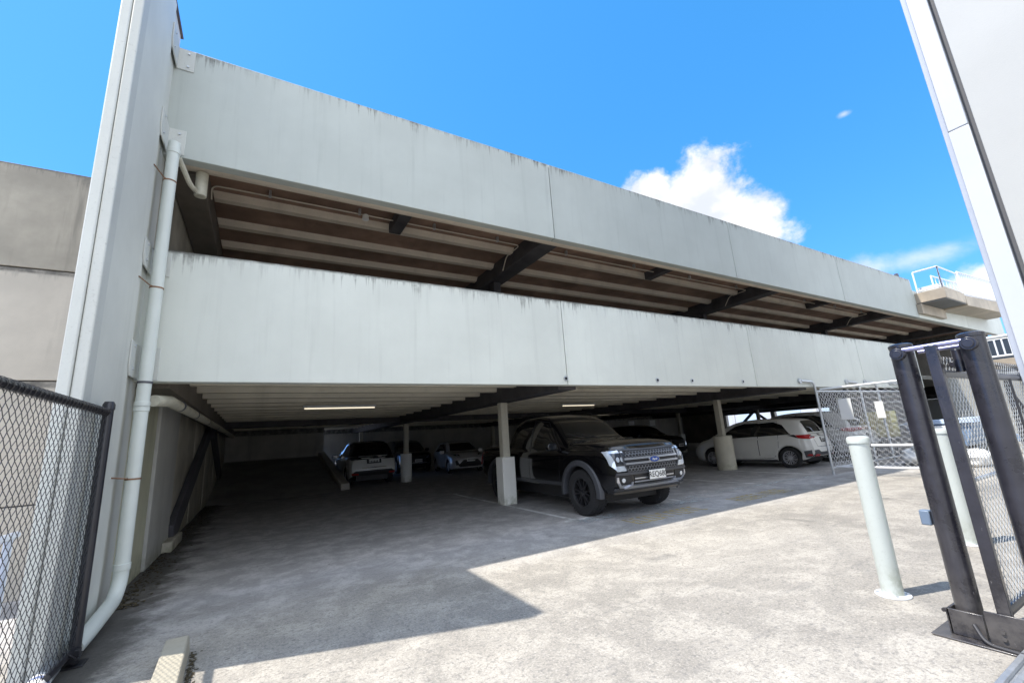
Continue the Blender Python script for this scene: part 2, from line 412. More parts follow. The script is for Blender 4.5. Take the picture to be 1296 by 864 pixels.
# ------------------------------------------------------------------ the parking garage
garage = empty('parking_garage', (0, YF, 0), 0, 'two storey open parking garage with long pale green grey concrete parapets', 'parking garage')
def gp(mb, name, mat, **k):            # garage part, world coordinates in, parented to the garage
    o = mb.build(name, mat, None, **k); o.parent = garage; o.location = Vector(o.location)-Vector((0, YF, 0)); return o
XU = [-1.21, 4.66, 10.39, 16.2, 22.35]
ZL0, ZL1, ZU0, ZU1 = 2.286, 3.84, 5.07, 6.65
for i in range(4):
    a, b = XU[i], XU[i+1]
    mb = MB().box(a+.008, YF, ZU0, b-.008, YF+.15, ZU1)
    gp(mb, 'upper_parapet_panel', M['panel'], origin=((a+b)/2, YF, ZU0), bevel=.008)
    b2 = min(b, 20.9)
    mb = MB().box(a+.008, YF, ZL0, b2-.008, YF+.15, ZL1)
    gp(mb, 'lower_parapet_panel', M['panel_low'], origin=((a+b2)/2, YF, ZL0), bevel=.008)
for a, b in ((22.35, 28.2), (28.2, 34)):
    gp(MB().box(a+.008, YF, ZU0, b-.008, YF+.15, ZU1-.45), 'upper_parapet_panel', M['panel_low'], origin=((a+b)/2, YF, ZU0), bevel=.008)
# joint sealant behind the panels, edge beams and soffit lips
for x in XU[1:4]:
    gp(MB().box(x-.03, YF+.03, ZU0+.01, x+.03, YF+.14, ZU1-.02), 'joint_sealant', M['seal'], smooth=0)
    gp(MB().box(x-.03, YF+.03, ZL0+.01, x+.03, YF+.14, ZL1-.02), 'joint_sealant', M['seal'], smooth=0)
gp(MB().box(-1.1, YF+.155, ZU0+.06, 33.9, YF+.34, 5.70), 'edge_beam', M['rib_up'], origin=(10, YF, 5.1), bevel=.01)
gp(MB().box(-1.1, YF+.36, ZU0+.16, 33.9, YF+.56, 5.70), 'edge_beam', M['rib_up'], origin=(10, YF, 5.1), bevel=.01)
gp(MB().box(-1.1, YF+.155, ZL0+.03, 20.85, YF+.40, 2.70), 'edge_beam', M['rib'], origin=(10, YF, 2.1), bevel=.01)
# fixing sockets low on the lower parapet
for px in (4.62, 6.93, 8.0, 9.83):
    mb = MB(); o = (px, YF-.006, 2.40)
    mb.cyl((px, YF+.004, 2.40), (px, YF-.012, 2.40), .045, n=16); mb.cm = 1
    mb.cyl((px, YF-.010, 2.40), (px, YF-.016, 2.40), .026, n=12)
    gp(mb, 'fixing_socket', [M['galv'], M['dark']])
# slabs
X1 = 34.0; YB = 27.0
gp(MB().box(-1.25, YF+.42, 2.68, 20.85, YB, 2.82), 'floor_slab', M['soffit'], smooth=0, origin=(10, 15, 2.6))
gp(MB().box(20.85, YF+.42, 2.68, X1, YB, 2.83), 'floor_slab', M['soffit'], smooth=0, origin=(10, 15, 2.6))
gp(MB().box(-1.25, YF+.57, 5.60, X1, YB, 5.85), 'roof_deck', M['soffit_up'], smooth=0, origin=(10, 15, 5.6))
# main beams
BX = [4.75, 13.1, 21.5, 29.7]
for bx in BX:
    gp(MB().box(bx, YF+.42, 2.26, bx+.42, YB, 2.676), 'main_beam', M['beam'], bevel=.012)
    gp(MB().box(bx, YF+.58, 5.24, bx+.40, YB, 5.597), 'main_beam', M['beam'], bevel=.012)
gp(MB().box(-1.24, YF+.42, 2.27, -.93, YB, 2.676), 'main_beam', M['beam_stain'], bevel=.012)
gp(MB().box(-1.24, YF+.58, 5.2, -.85, YB, 5.597), 'main_beam', M['beam_stain'], bevel=.012)
gp(MB().box(-1.0, 16.8, 2.30, 32, 17.1, 2.50), 'cross_beam', M['beam'], bevel=.01)
# ceiling ribs
bays = [(-.92, 4.745), (5.175, 13.095), (13.525, 21.495)]
for bi, (a, b) in enumerate(bays):
    for k in range(22):
        y = 6.98+k*.90
        gp(MB().hexa([(a, y+.03, 2.50), (b, y+.03, 2.50), (b, y+.17, 2.50), (a, y+.17, 2.50), (a, y, 2.678), (b, y, 2.678), (b, y+.2, 2.678), (a, y+.2, 2.678)]),
           'ceiling_rib', M['rib'], origin=((a+b)/2, y, 2.5))
ubays = [(-.845, 4.745), (5.155, 13.095), (13.505, 21.495), (21.905, 29.69)]
for bi, (a, b) in enumerate(ubays):
    for k in range(7):
        y = 7.62+k*.95
        gp(MB().hexa([(a+.03, y+.02, 5.475), (b-.03, y+.02, 5.475), (b-.03, y+.15, 5.475), (a+.03, y+.15, 5.475), (a, y, 5.598), (b, y, 5.598), (b, y+.17, 5.598), (a, y+.17, 5.598)]),
           'ceiling_rib', M['rib_up'], origin=((a+b)/2, y, 5.46))
# short trimmers between the edge beam and the first rib
for x in (1.95, 8.85, 17.2):
    gp(MB().box(x, YF+.565, 5.40, x+.22, 7.618, 5.597), 'trimmer', M['beam'], bevel=.008)
gp(MB().box(21.3, YF+.02, ZU1+.001, 21.45, YF+.12, ZU1+.14), 'parapet_bracket', M['steel_dark'], bevel=.01)
# columns
def column(x, y, guard, s, mat):
    if guard:
        c = gp(MB().box(x-.09, y-.09, 0, x+.09, y+.09, 2.258), 'column', M['col_steel'], origin=(x, y, 0), bevel=.012)
        gm = MB()
        n = 22
        if guard == 'square': gm.box(x-s, y-s, 0, x+s, y+s, 1.03)
        else: gm.cyl((x, y, 0), (x, y, 1.08), s, n=24)
        o = gm.build('column_guard', mat, None, origin=(x, y, 0), bevel=.02); o.parent = c; o.location = (0, 0, 0)
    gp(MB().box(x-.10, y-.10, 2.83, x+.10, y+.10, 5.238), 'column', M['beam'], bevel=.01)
for x, y, gd, s, m in ((4.95, 8.95, 'square', .165, 'cover'), (13.3, 9.15, 'round', .29, 'cover_old'), (5.2, 17.6, 'round', .22, 'cover'),
                    (13.3, 17.6, 'square', .18, 'cover'), (21.7, 9.1, 'square', .18, 'cover'), (21.7, 17.6, 'square', .18, 'cover'), (29.9, 9.1, 'square', .18, 'cover'),
                    (29.9, 17.6, 'square', .18, 'cover'), (5.0, 25.5, 'square', .18, 'cover'), (13.3, 25.5, 'square', .18, 'cover')):
    column(x, y, gd, s, M[m])
# left side wall in pieces
gp(MB().box(-1.5, 6.17, 0, -1.25, 7.95, 2.265), 'side_wall_panel', M['green_wall'], origin=(-1.25, 7, 0), bevel=.01)
gp(MB().box(-1.5, 7.98, 0, -1.215, 9.75, 2.268), 'side_wall_panel', M['side_plate'], origin=(-1.25, 9, 0), bevel=.01)
for k in range(12):
    y = 9.78+k*1.43
    gp(MB().box(-1.5, y, 0, -1.25-(.012 if k % 2 else 0), y+1.40, 2.265), 'side_wall_panel', M['side_wall'], origin=(-1.25, y+1.4, 0), bevel=.01)
gp(MB().box(-1.5, YF+.60, 2.84, -1.25, YB, 5.70), 'side_wall_panel', M['side_wall'], origin=(-1.25, 12, 3.2))
gp(MB().box(-1.75, 6.305, 0, -1.51, YB, 6.5), 'sun_block_wall', M['side_wall'], origin=(-1.5, 12, 0))  # unseen extra wall, added to stop sun leaking past the side wall
def flat_bar(y0, z0, y1, z1, wd):
    d = Vector((0, y1-y0, z1-z0)).normalized(); n = Vector((0, -d.z, d.y))*wd/2
    a, b = Vector((-1.245, y0, z0)), Vector((-1.245, y1, z1)); t = Vector((.10, 0, 0))
    return MB().hexa([a-n, b-n, b-n+t, a-n+t, a+n, b+n, b+n+t, a+n+t])
gp(flat_bar(9.75, .16, 15.2, 2.2, .42), 'brace', M['steel_dark'], bevel=.008)
gp(flat_bar(22.2, .16, 16.3, 2.2, .42), 'brace', M['steel_dark'], bevel=.008)
gp(MB().box(-1.245, 9.2, 0, -1.08, 10.3, .16), 'brace_footing', M['side_wall'], bevel=.02)
gp(MB().box(-1.245, 21.6, 0, -.95, 22.7, .2), 'brace_footing', M['old_wall_pale'], bevel=.02)
# back walls, end columns
gp(MB().box(-1.5, 24.0, 0, 2.9, 24.2, 2.68), 'back_wall', M['raw'], origin=(1, 24, 0))
gp(MB().box(2.9, 26.8, 0, 33.7, 27, 2.68), 'back_wall', M['raw'], origin=(10, 27, 0))
gp(MB().box(-1.5, 26.8, 2.83, X1, 27, 5.7), 'back_wall', M['raw'], origin=(10, 27, 2.83))
for y in (6.6, 10.5, 14.5, 18.5, 22.5, 26.6):
    gp(MB().box(33.6, y, 0, 33.9, y+.3, 5.7), 'end_column', M['raw'], origin=(33.7, y, 0))
gp(MB().box(33.5, 22.6, 0, 33.7, 26.78, 2.67), 'end_wall', M['beam_stain'], origin=(33.7, 24, 0))
gp(MB().box(33.62, 6.92, 2.84, 33.88, 26.58, 5.59), 'end_wall', M['raw'], origin=(33.7, 15, 2.8))
gp(MB().box(33.45, 6.7, 2.12, 33.65, 22.5, 2.67), 'end_beam', M['beam'])
gp(MB().box(33.5, 10.6, 0, 33.7, 14.4, 2.11), 'end_wall', M['beam_stain'], origin=(33.7, 12, 0))
gp(MB().box(33.5, 6.95, 0, 33.7, 10.58, 2.11), 'end_wall', M['clad'])
gp(MB().box(33.72, 6.92, 0, 33.88, 22.4, .9), 'end_wall', M['raw'], origin=(33.7, 15, 0))
for q0, q1 in (((33.5, 22.4, .3), (33.5, 20.1, 2.2)), ((33.5, 17.6, .3), (33.5, 19.9, 2.2))):
    gp(MB().tube([q0, q1], .11, 4), 'brace', M['steel_dark'], smooth=0)
# conduits under the roof deck
def bent(pts, r=.05, n=5):
    """round the corners of a polyline"""
    pts = [Vector(p) for p in pts]; out = [pts[0]]
    for i in range(1, len(pts)-1):
        p = pts[i]; a = (pts[i-1]-p).normalized(); b = (pts[i+1]-p).normalized()
        rr_ = min(r, (pts[i-1]-p).length*.45, (pts[i+1]-p).length*.45)
        for k in range(n+1):
            t = k/n; out.append((p+a*rr_)*(1-t)**2+p*2*t*(1-t)+(p+b*rr_)*t*t)
    return out+[pts[-1]]
for a, b in ubays[:3]:
    c = gp(MB().tube(bent([(a+.02, 7.45, 5.34), (a+.02, 7.30, 5.50), (b-.05, 7.30, 5.50), (b-.05, 7.9, 5.50), (b-.05, 8.1, 5.22)], .12), .012, 8), 'conduit', M['conduit'])
    m_ = (a+b)/2
    for q in range(4):
        x = a+.8+(b-a-1.4)*q/3
        k = MB().box(x-.02, 7.27, 5.49, x+.02, 7.33, 5.598).build('conduit_clip', M['galv']); k.parent = c; k.location = (0, -YF*0, 0)
        k.location = Vector((0, 0, 0))
gp(MB().cyl((1.45, 7.28, 5.49), (1.45, 7.28, 5.40), .05, .06, 12), 'bulkhead_lamp', M['white'])
# fluorescent battens
for x0, x1, y in ((.9, 2.6, 11.45), (7.0, 8.55, 17.75), (17.0, 17.9, 19.4), (9.2, 10.7, 12.3)):
    f = MB().box(x0, y-.05, 2.44, x1, y+.05, 2.498).build('ceiling_light', M['white_metal'], None, origin=(x0, y, 2.44), bevel=.008)
    t = MB().cyl((x0+.03, y, 2.425), (x1-.03, y, 2.425), .016, n=10).build('lamp_tube', M['tube'], None, origin=(x0, y, 2.44)); t.parent = f; t.location = (0, 0, 0)
    lab = {.9: 'fluorescent batten light over the ramp bay at left', 7.0: 'fluorescent batten light behind the pale guarded column beside the pickup',
           17.0: 'short fluorescent batten light deep inside, above the black sport utility', 9.2: 'fluorescent batten light just above the roof of the black pickup'}[x0]
    tag(f, lab, 'light', 'fluorescent lights under the slab')

# ramp and its kerb
mb = MB().hexa([(-1.24, 16.6, .002), (2.62, 16.6, .002), (2.62, 23.98, .0), (-1.24, 23.98, .0), (-1.24, 16.6, .006), (2.62, 16.6, .006), (2.62, 23.98, 1.15), (-1.24, 23.98, 1.15)])
M['ramp'] = painted_concrete('ramp concrete', (.36, .345, .33), .6, None, sx=1.2)
tag(mb.build('ramp', M['ramp'], smooth=0), kind='structure')
mb = MB().hexa([(2.65, 16.9, 0), (2.95, 16.9, 0), (2.95, 23.9, 0), (2.65, 23.9, 0), (2.65, 16.9, .22), (2.95, 16.9, .22), (2.95, 23.9, 1.34), (2.65, 23.9, 1.34)])
tag(mb.build('ramp_kerb', M['old_wall_pale'], bevel=.03), 'sloping pale concrete kerb climbing beside the dark ramp', 'kerb')

# ------------------------------------------------------------------ fin wall at the left end
fin = empty('fin_wall', (-1.17, 4.45, 0), 0, 'tall pale painted concrete fin wall at the left end of the garage', 'wall')
def fp(mb, name, mat, **k):
    o = mb.build(name, mat, None, **k); o.parent = fin; o.location = Vector(o.location)-Vector((-1.17, 4.45, 0)); return o
ZF = 6.95
fp(MB().box(-1.29, 4.62, 0, -1.17, 5.66, ZF), 'wall_face', M['fin'], origin=(-1.17, 5, 0), bevel=.012)
fp(MB().box(-1.235, 4.44, 0, -1.158, 4.62, ZF-.003), 'edge_pilaster', M['trim_paint'], origin=(-1.2, 4.4, 0), bevel=.012)
fp(MB().box(-1.315, 4.425, 0, -1.238, 4.60, ZF-.006), 'edge_flange', M['trim_paint'], origin=(-1.2, 4.4, 0), bevel=.012)
fp(MB().box(-1.46, 5.5, 0, -1.265, 6.3, ZF-.01), 'sun_gap_filler', M['side_wall'], origin=(-1.3, 6, 0))  # added filler box, closes a slit where sun leaked past the fin
fp(MB().box(-1.45, 5.70, 0, -1.195, 6.16, ZF+.004), 'return_wall', M['fin'], origin=(-1.3, 6, 0))
fp(MB().box(-1.44, 4.47, ZF+.005, -1.168, 6.2, ZF+.03), 'coping', M['steel_dark'], bevel=.005)
# angle brackets that tie the parapets to the fin
for z0, z1 in ((6.32, 6.635), (5.10, 5.44), (3.50, 3.80), (2.30, 2.66)):
    mb = MB()
    mb.box(-1.168, YF-.012, z0, -.985, YF-.001, z1)
    mb.prism([(5.60, z0+.10), (5.66, z0), (YF-.013, z0), (YF-.013, z1), (5.60, z1)], lambda u, v, t: (t, u, v), -1.169, -1.155)
    b = fp(mb, 'angle_bracket', M['trim_paint'], bevel=.004)
    for zz in (z0+.06, z1-.06):
        k = MB().cyl((-1.05, YF-.012, zz), (-1.05, YF-.026, zz), .014, n=6).cyl((-1.155, 5.72, zz+.02), (-1.142, 5.72, zz+.02), .014, n=6).build('bolt', M['galv'])
        k.parent = b; k.location = -Vector((0, 0, 0))
        k.matrix_parent_inverse = Matrix()
        k.location = Vector((1.17-1.17, 0, 0))

# downpipe
dp = empty('downpipe', (-1.07, 5.85, 0), 0, 'pale drain downpipe strapped to the corner with an elbow at its foot', 'drain pipe')
def dpp(mb, name, mat, **k):
    o = mb.build(name, mat, None, **k); o.parent = dp; o.location = Vector(o.location)-Vector((-1.07, 5.85, 0)); return o
px, py, r = -1.06, 5.83, .061
dpp(MB().tube(bent([(px, py, 5.14), (px, py, .34), (px-.01, py-.12, .20), (px-.03, 5.1, .13), (px-.05, 4.87, .10)], .20, 8), r, 20), 'pipe', M['pvc'])
for z in (5.02, 2.02, 1.98, .47):
    dpp(MB().cyl((px, py, z-.03), (px, py, z+.03), r+.007, n=22), 'collar', M['pvc'], bevel=.004)
dpp(MB().cyl((px, py, 2.24), (px, py, 2.262), r+.006, n=20), 'clip', M['steel_dark'])
for z in (4.62, 3.3, 1.28):
    mb = MB().cyl((px, py, z-.008), (px, py, z+.008), r+.004, n=20); mb.tube([(px, py+.0, z), (px-.05, py-.075, z+.01), (-1.166, 5.56, z+.03)], .007, 6)
    dpp(mb, 'strap', M['rust'])
dpp(MB().tube(bent([(px+.05, py+.04, 4.98), (-.92, 6.18, 4.82), (-.86, 6.35, 4.82)], .08), .03, 10), 'inlet_branch', M['pvc_old'])
dpp(MB().cyl((-.83, 6.36, 4.78), (-.83, 6.36, 5.12), .07, n=16), 'outlet_socket', M['pvc_old'], bevel=.01)
hp = MB().tube([(-1.0, 6.02, 2.08), (-.90, 6.3, 2.10), (-.88, 14, 2.16), (-.88, 22, 2.2)], .062, 14).build('drain_pipe', M['pvc_old'])
tag(hp, 'aged cream drain pipe running back under the left edge beam', 'drain pipe')
for y in (7.0, 8.6, 10.6, 13, 16):
    k = MB().cyl((-.89, y-.02, 2.105+.006*(y-6)), (-.89, y+.02, 2.105+.006*(y-6)), .069, n=16).build('coupling', M['steel_dark']); k.parent = hp

# neighbouring wall on the left
nw = empty('neighbour_wall', (-8, 7.5, 0), 0, 'weathered concrete wall of stacked slabs behind the left fence', 'wall')
for z0, z1, m in ((3.95, 5.37, 'old_wall'), (2.50, 3.935, 'old_wall_pale'), (1.03, 2.485, 'old_wall_pale'), (0, 1.015, 'old_wall_pale')):
    o = MB().box(-14, 7.5, z0, -1.41, 7.7, z1).build('wall_slab', M[m], None, origin=(-2.6, 7.5, z0), bevel=.008); o.parent = nw; o.location -= Vector((-8, 7.5, 0))
o = MB().box(-14, 7.55, 0, -1.43, 7.69, 5.3).build('joint_sealant', M['seal'], None, smooth=0); o.parent = nw; o.location = Vector((8, -7.5, 0))
# ------------------------------------------------------------------ left fence (open gate leaf beside the fin)
XFN = -1.09
lf = empty('chain_link_fence', (XFN, 4.8, 0), 0, 'black framed chain link fence panel at the left edge of the yard', 'fence')
def sub(root, mb, name, mat, parent=None, **k):
    """part of `root`, given in world coordinates"""
    o = mb.build(name, mat, None, **k)
    o.parent = parent or root
    base = Vector(root.location)
    o.location = (Vector(o.location)-base) if parent is None else Vector(o.location)-base-Vector(parent.location)
    return o
mb = MB().cyl((XFN, 4.82, .02), (XFN, 4.82, 1.90), .036, n=20)
mb.lathe([(.001, 1.955), (.03, 1.95), (.042, 1.925), (.042, 1.885), (.036, 1.88)], Matrix.Translation((XFN, 4.82, 0)), 20)
sub(lf, mb, 'post', M['black_paint'])
sub(lf, MB().tube([(XFN, 4.80, 1.86), (XFN, .9, 1.86)], .027, 16), 'top_rail', M['black_paint'])
sub(lf, MB().tube([(XFN, 4.80, .12), (XFN, 4.3, .12)], .022, 12), 'bottom_rail', M['black_paint'])
mb = chain_link(3.2, 1.74, .070, .0021, lambda u, z, d: (XFN+.004+d, 4.78-u, z), 0, .14)
sub(lf, mb, 'mesh', M['black_wire'], smooth=60)
mb = MB()                                           # knuckled wire ties over the top rail
for i in range(56):
    y = 4.74-i*.064
    mb.tube([(XFN+.031*math.cos(t)*1.0, y-.02*t/3, 1.86+.031*math.sin(t)) for t in [(-1.2+k*.55) for k in range(11)]], .0028, 4)
sub(lf, mb, 'wire_tie', M['black_wire'], smooth=60)
# latch and shoe at the foot of the post
mb = MB().box(XFN-.06, 4.76, .0, XFN+.07, 4.9, .012).box(XFN-.045, 4.73, .05, XFN+.05, 4.78, .13)
mb.tube(bent([(XFN+.05, 4.78, .1), (XFN+.06, 4.66, .08), (XFN+.02, 4.62, .14)], .03), .008, 8)
sub(lf, mb, 'post_shoe', M['black_paint'], bevel=.004)
# banded pipe on the ground by the fence foot
bp = empty('banded_pipe', (-1.0, 4.5, .06), 0, 'galvanised pipe with white and blue bands lying at the fence foot', 'pipe')
mb = MB()
M['blue_band'] = plain('dull blue band', (.16, .20, .36), .5)
y = 4.62; seq = [(.22, 0), (.05, 1), (.05, 2), (.07, 1), (.05, 2), (.08, 1), (.6, 0)]
for ln, mi in seq:
    mb.cm = mi; mb.cyl((-1.16+.06*(4.62-y), y, .075), (-1.16+.06*(4.62-y+ln), y-ln, .075), .058 if mi == 0 else .060, n=18); y -= ln
sub(bp, mb, 'pipe', [M['galv'], M['white'], M['blue_band']])
# handrail behind it
hr = empty('handrail', (-1.5, 4.2, 0), 0, 'low blue grey galvanised handrail behind the left fence', 'handrail')
M['galv_blue'] = plain('bluish galvanised rail', (.48, .54, .66), .35, .6, var=.1, vscale=12)
sub(hr, MB().tube([(-1.47, 4.70, .985), (-1.47, 1.5, .985)], .026, 14), 'rail', M['galv_blue'])
sub(hr, MB().tube([(-1.47, 2.6, .52), (-1.47, 4.62, .52)], .018, 12), 'rail', M['galv_blue'])
for y in (4.60, 3.1, 1.6): sub(hr, MB().tube([(-1.47, y, .01), (-1.47, y, .97)], .024, 14), 'upright', M['galv_blue'])

# concrete kerb block in the foreground
kb = MB().hexa([(-.47, 3.2, 0), (-.31, 3.2, 0), (-.355, 4.52, 0), (-.515, 4.52, 0), (-.47, 3.2, .13), (-.32, 3.2, .13), (-.365, 4.50, .13), (-.51, 4.50, .13)])
M['kerb'] = painted_concrete('buff kerb concrete', (.46, .42, .33), .3, None, fine=.4)
tag(kb.build('concrete_kerb', M['kerb'], bevel=.012, origin=(-.4, 3.8, 0)), 'short buff concrete kerb block in the left foreground', 'kerb')
# moss and litter along its right side and along the wall: small clods and leaves, countless
rr = random.Random(11); mb = MB()
M['debris'] = plain('leaf litter', (.09, .075, .045), .9, var=.6, vscale=14)
for i in range(700):
    y = 6.2+rr.random()**1.6*10; x = -1.2+abs(rr.gauss(0, .12)); s = rr.uniform(.008, .035); a = rr.random()*6.28; h = rr.uniform(.002, .022)
    c, sn = math.cos(a)*s, math.sin(a)*s
    mb.add([(x-c, y-sn, .002), (x+sn*.6, y-c*.6, h), (x+c, y+sn, .004+h*.4), (x-sn*.6, y+c*.6, h*.8)], [(0, 1, 2, 3)])
for i in range(260):
    y = rr.uniform(3.3, 4.5); x = -.30-.034*(y-3.2)+abs(rr.gauss(0, .02)); s = rr.uniform(.004, .014); a = rr.random()*6.28; h = rr.uniform(.002, .014)
    c, sn = math.cos(a)*s, math.sin(a)*s
    mb.add([(x-c, y-sn, .002), (x+sn, y-c, h), (x+c, y+sn, .004), (x-sn, y+c, h)], [(0, 1, 2, 3)])
tag(mb.build('leaf_litter', M['debris'], smooth=0, fix=False), 'brown leaf litter gathered along the wall foot and the kerb', 'litter', kind='stuff')

# ------------------------------------------------------------------ bollards
def bollard(x, y, h, r, label):
    b = empty('bollard', (x, y, 0), 0, label, 'bollard', 'white steel bollards')
    sub(b, MB().cyl((x, y, .012), (x, y, h-.055), r, n=36), 'tube', M['bollard'], bevel=.002)
    mb = MB().lathe([(.0005, h), (r*.8, h-.002), (r*1.0, h-.008), (r+.008, h-.02), (r+.008, h-.06), (r, h-.062)], Matrix.Translation((x, y, 0)), 36)
    sub(b, mb, 'cap', M['bollard'])
    mb = MB().cyl((x, y, .0), (x, y, .014), r*1.62, n=36); p = sub(b, mb, 'base_plate', M['white_metal'], bevel=.004)
    for k in range(4):
        a = .6+k*math.pi/2
        q = (x+r*1.33*math.cos(a), y+r*1.33*math.sin(a))
        sub(b, MB().cyl((*q, .014), (*q, .026), .012, n=6), 'bolt', M['galv'])
    return b
M['bollard'] = painted_concrete('pale bollard paint', (.55, .59, .55), .10, None, low=.01, sx=6, rough=.36, fine=.25)
bollard(4.58, 1.85, 1.275, .074, 'white bollard standing clear on the sunlit concrete left of the gate posts')
bollard(6.86, 1.93, 1.25, .085, 'white bollard seen through the gate mesh between the black posts')

# ------------------------------------------------------------------ sliding gate guide: two black posts
gx = 4.16
gd = empty('gate_guide', (gx, 1.08, 0), 0, 'pair of thick black gate guide posts joined by a tie rod', 'gate post')
for y in (1.27, .89):
    p = sub(gd, MB().cyl((gx, y, .014), (gx, y, 1.945), .068, n=40), 'post', M['black_gate'], bevel=.004)
    mb = MB().lathe([(.0005, 1.957), (.05, 1.957), (.066, 1.950), (.072, 1.944), (.072, 1.925), (.068, 1.922)], Matrix.Translation((gx, y, 0)), 40)
    sub(gd, mb, 'post_cap', M['black_gate'])
# round pivot bosses and tie rod near the top
for y in (1.27, .89):
    sub(gd, MB().cyl((gx-.055, y, 1.875), (gx-.105, y, 1.875), .044, n=26).cyl((gx-.105, y, 1.875), (gx-.113, y, 1.875), .030, n=20), 'pivot_boss', M['black_gate'], bevel=.006)
M['sky_tint_steel'] = plain('steel rod with painted sky tint', (.34, .34, .52), .3, .6)  # blue of the sky's reflection painted into the rod colour
sub(gd, MB().cyl((gx-.072, 1.24, 1.90), (gx-.072, .92, 1.90), .017, n=16), 'tie_rod', M['sky_tint_steel'])
sub(gd, MB().cyl((gx+.08, 1.2, 1.885), (gx+.08, .95, 1.885), .013, n=14), 'tie_rod', M['sky_tint_steel'])
sub(gd, MB().cyl((gx+.03, .985, 1.70), (gx+.03, .985, 1.86), .030, n=20), 'guide_roller', M['black_gate'], bevel=.005)
sub(gd, MB().cyl((gx+.05, 1.03, 1.76), (gx+.42, 1.03, 1.765), .021, n=18), 'keeper_pipe', M['black_gate'], bevel=.004)
# foot: folded plate and base
mb = MB().prism([(1.42, .0), (1.44, .012), (.80, .012), (.80, .0)], lambda u, v, t: (t, u, v), gx-.20, gx+.16)
sub(gd, mb, 'base_plate', M['black_gate'], bevel=.005)
mb = MB().box(gx-.115, 1.18, .013, gx-.10, 1.36, .165).box(gx-.115, 1.34, .013, gx+.09, 1.355, .165)
mb.box(gx-.13, .98, .013, gx-.118, 1.17, .20).box(gx-.13, .80, .013, gx-.116, .975, .215).box(gx-.118, .80, .013, gx+.09, .812, .215)
sub(gd, mb, 'foot_bracket', M['black_gate'], bevel=.004)
for q0, q1 in (((gx-.10, 1.365, .15), (gx-.125, 1.365, .15)), ((gx-.118, 1.1, .1), (gx-.14, 1.1, .1)), ((gx-.118, 1.1, .06), (gx-.14, 1.1, .06))):
    sub(gd, MB().cyl(q0, q1, .012, n=6), 'bolt', M['black_gate'])
sub(gd, MB().tube(bent([(gx-.12, 1.23, .10), (gx-.17, 1.18, .02), (gx-.20, .98, .02), (gx-.22, .84, .03), (gx-.24, .70, .012)], .05), .012, 10), 'cable', M['black_wire'])
M['sensor'] = plain('slate blue plastic', (.15, .20, .27), .45)
sub(gd, MB().box(gx-.03, 1.342, .665, gx+.03, 1.40, .765), 'sensor_box', M['sensor'], bevel=.008)
# the gate leaf between them
gl = empty('sliding_gate', (4.05, 1.08, 0), 0, 'black framed chain link sliding gate leaf between the guide posts', 'gate')
Y0 = 1.08
sub(gl, MB().box(4.05, Y0-.032, .10, 4.10, Y0+.032, 1.90), 'end_stile', M['black_gate'], bevel=.004)
sub(gl, MB().box(4.103, Y0-.022, .12, 4.125, Y0-.004, 1.82).box(4.103, Y0+.004, .12, 4.125, Y0+.022, 1.82), 'guide_channel', M['black_gate'], bevel=.002)
sub(gl, MB().tube([(4.12, Y0, 1.70), (9.6, Y0, 1.70)], .028, 16), 'top_rail', M['black_paint'])
sub(gl, MB().tube([(4.12, Y0, .20), (9.6, Y0, .20)], .028, 16), 'bottom_rail', M['black_paint'])
sub(gl, MB().tube([(4.12, Y0, .98), (9.6, Y0, .98)], .012, 12), 'mid_rail', M['galv'])
for x in (5.7, 7.6, 9.6): sub(gl, MB().tube([(x, Y0, .2), (x, Y0, 1.7)], .026, 14), 'stile', M['black_paint'])
sub(gl, MB().tube([(5.72, Y0, 1.55), (7.58, Y0, .3)], .02, 12), 'brace', M['black_paint'])
mb = chain_link(3.6, 1.62, .066, .0020, lambda u, z, d: (4.13+u, Y0-.012+d, z), 0, .20)
sub(gl, mb, 'mesh', M['galv_wire'], smooth=60)
mb = MB()
for i in range(70):
    x = 4.16+i*.06; mb.tube(bent([(x, Y0, 1.72), (x+.012, Y0-.02, 1.80), (x+.028, Y0+.0, 1.835), (x+.04, Y0+.02, 1.80)], .03, 3), .0032, 5)
sub(gl, mb, 'wire_barb', M['black_wire'], smooth=60)
# ground track
mb = MB()
for y in (.91, .965, 1.02): mb.box(-.6, y-.014, .002, 4.05, y+.014, .028)
mb.box(-.62, .885, .0, 4.06, 1.04, .007)
tag(mb.build('gate_track', M['galv'], bevel=.002, origin=(3.6, 1.0, 0)), 'pale galvanised ground track at the foot of the gate posts', 'gate track')

# ------------------------------------------------------------------ galvanised fences at the back right
M['pale_wire'] = plain('pale galvanised wire', (.80, .81, .82), .45, .2)
fa = empty('chain_link_fence', (13.0, YF-.02, 0), 0, 'galvanised chain link fence under the parapet with cranked top arms', 'fence')
ya = YF-.05
def cranked(x): return MB().tube(bent([(x, ya, 0), (x, ya, 2.18), (x-.06, ya, 2.42), (x-.62, YF-.03, 2.44)], .22, 6), .030, 12).cyl((x-.66, YF-.045, 2.44), (x-.66, YF-.001, 2.44), .07, n=16)
for i, x in enumerate((13.0, 15.6, 16.8, 18.6)): sub(fa, cranked(x), 'post', M['galv'])
sub(fa, MB().tube([(13.0, ya, 2.16), (20.6, ya, 2.16)], .022, 10), 'top_rail', M['galv'])
sub(fa, MB().tube([(13.0, ya, .16), (20.6, ya, .16)], .022, 10), 'bottom_rail', M['galv'])
sub(fa, chain_link(7.6, 1.98, .14, .0042, lambda u, z, d: (13.0+u, ya+d, z), 0, .17, n=3), 'mesh', M['pale_wire'], smooth=60)
fb = empty('chain_link_gate', (13.02, YF-.12, 0), 0, 'galvanised chain link gate with white notices hung on it', 'gate')
xb = 13.03
sub(fb, MB().tube([(xb, YF-.14, 2.20), (xb, 3.95, 2.20)], .024, 10), 'top_rail', M['white_metal'])
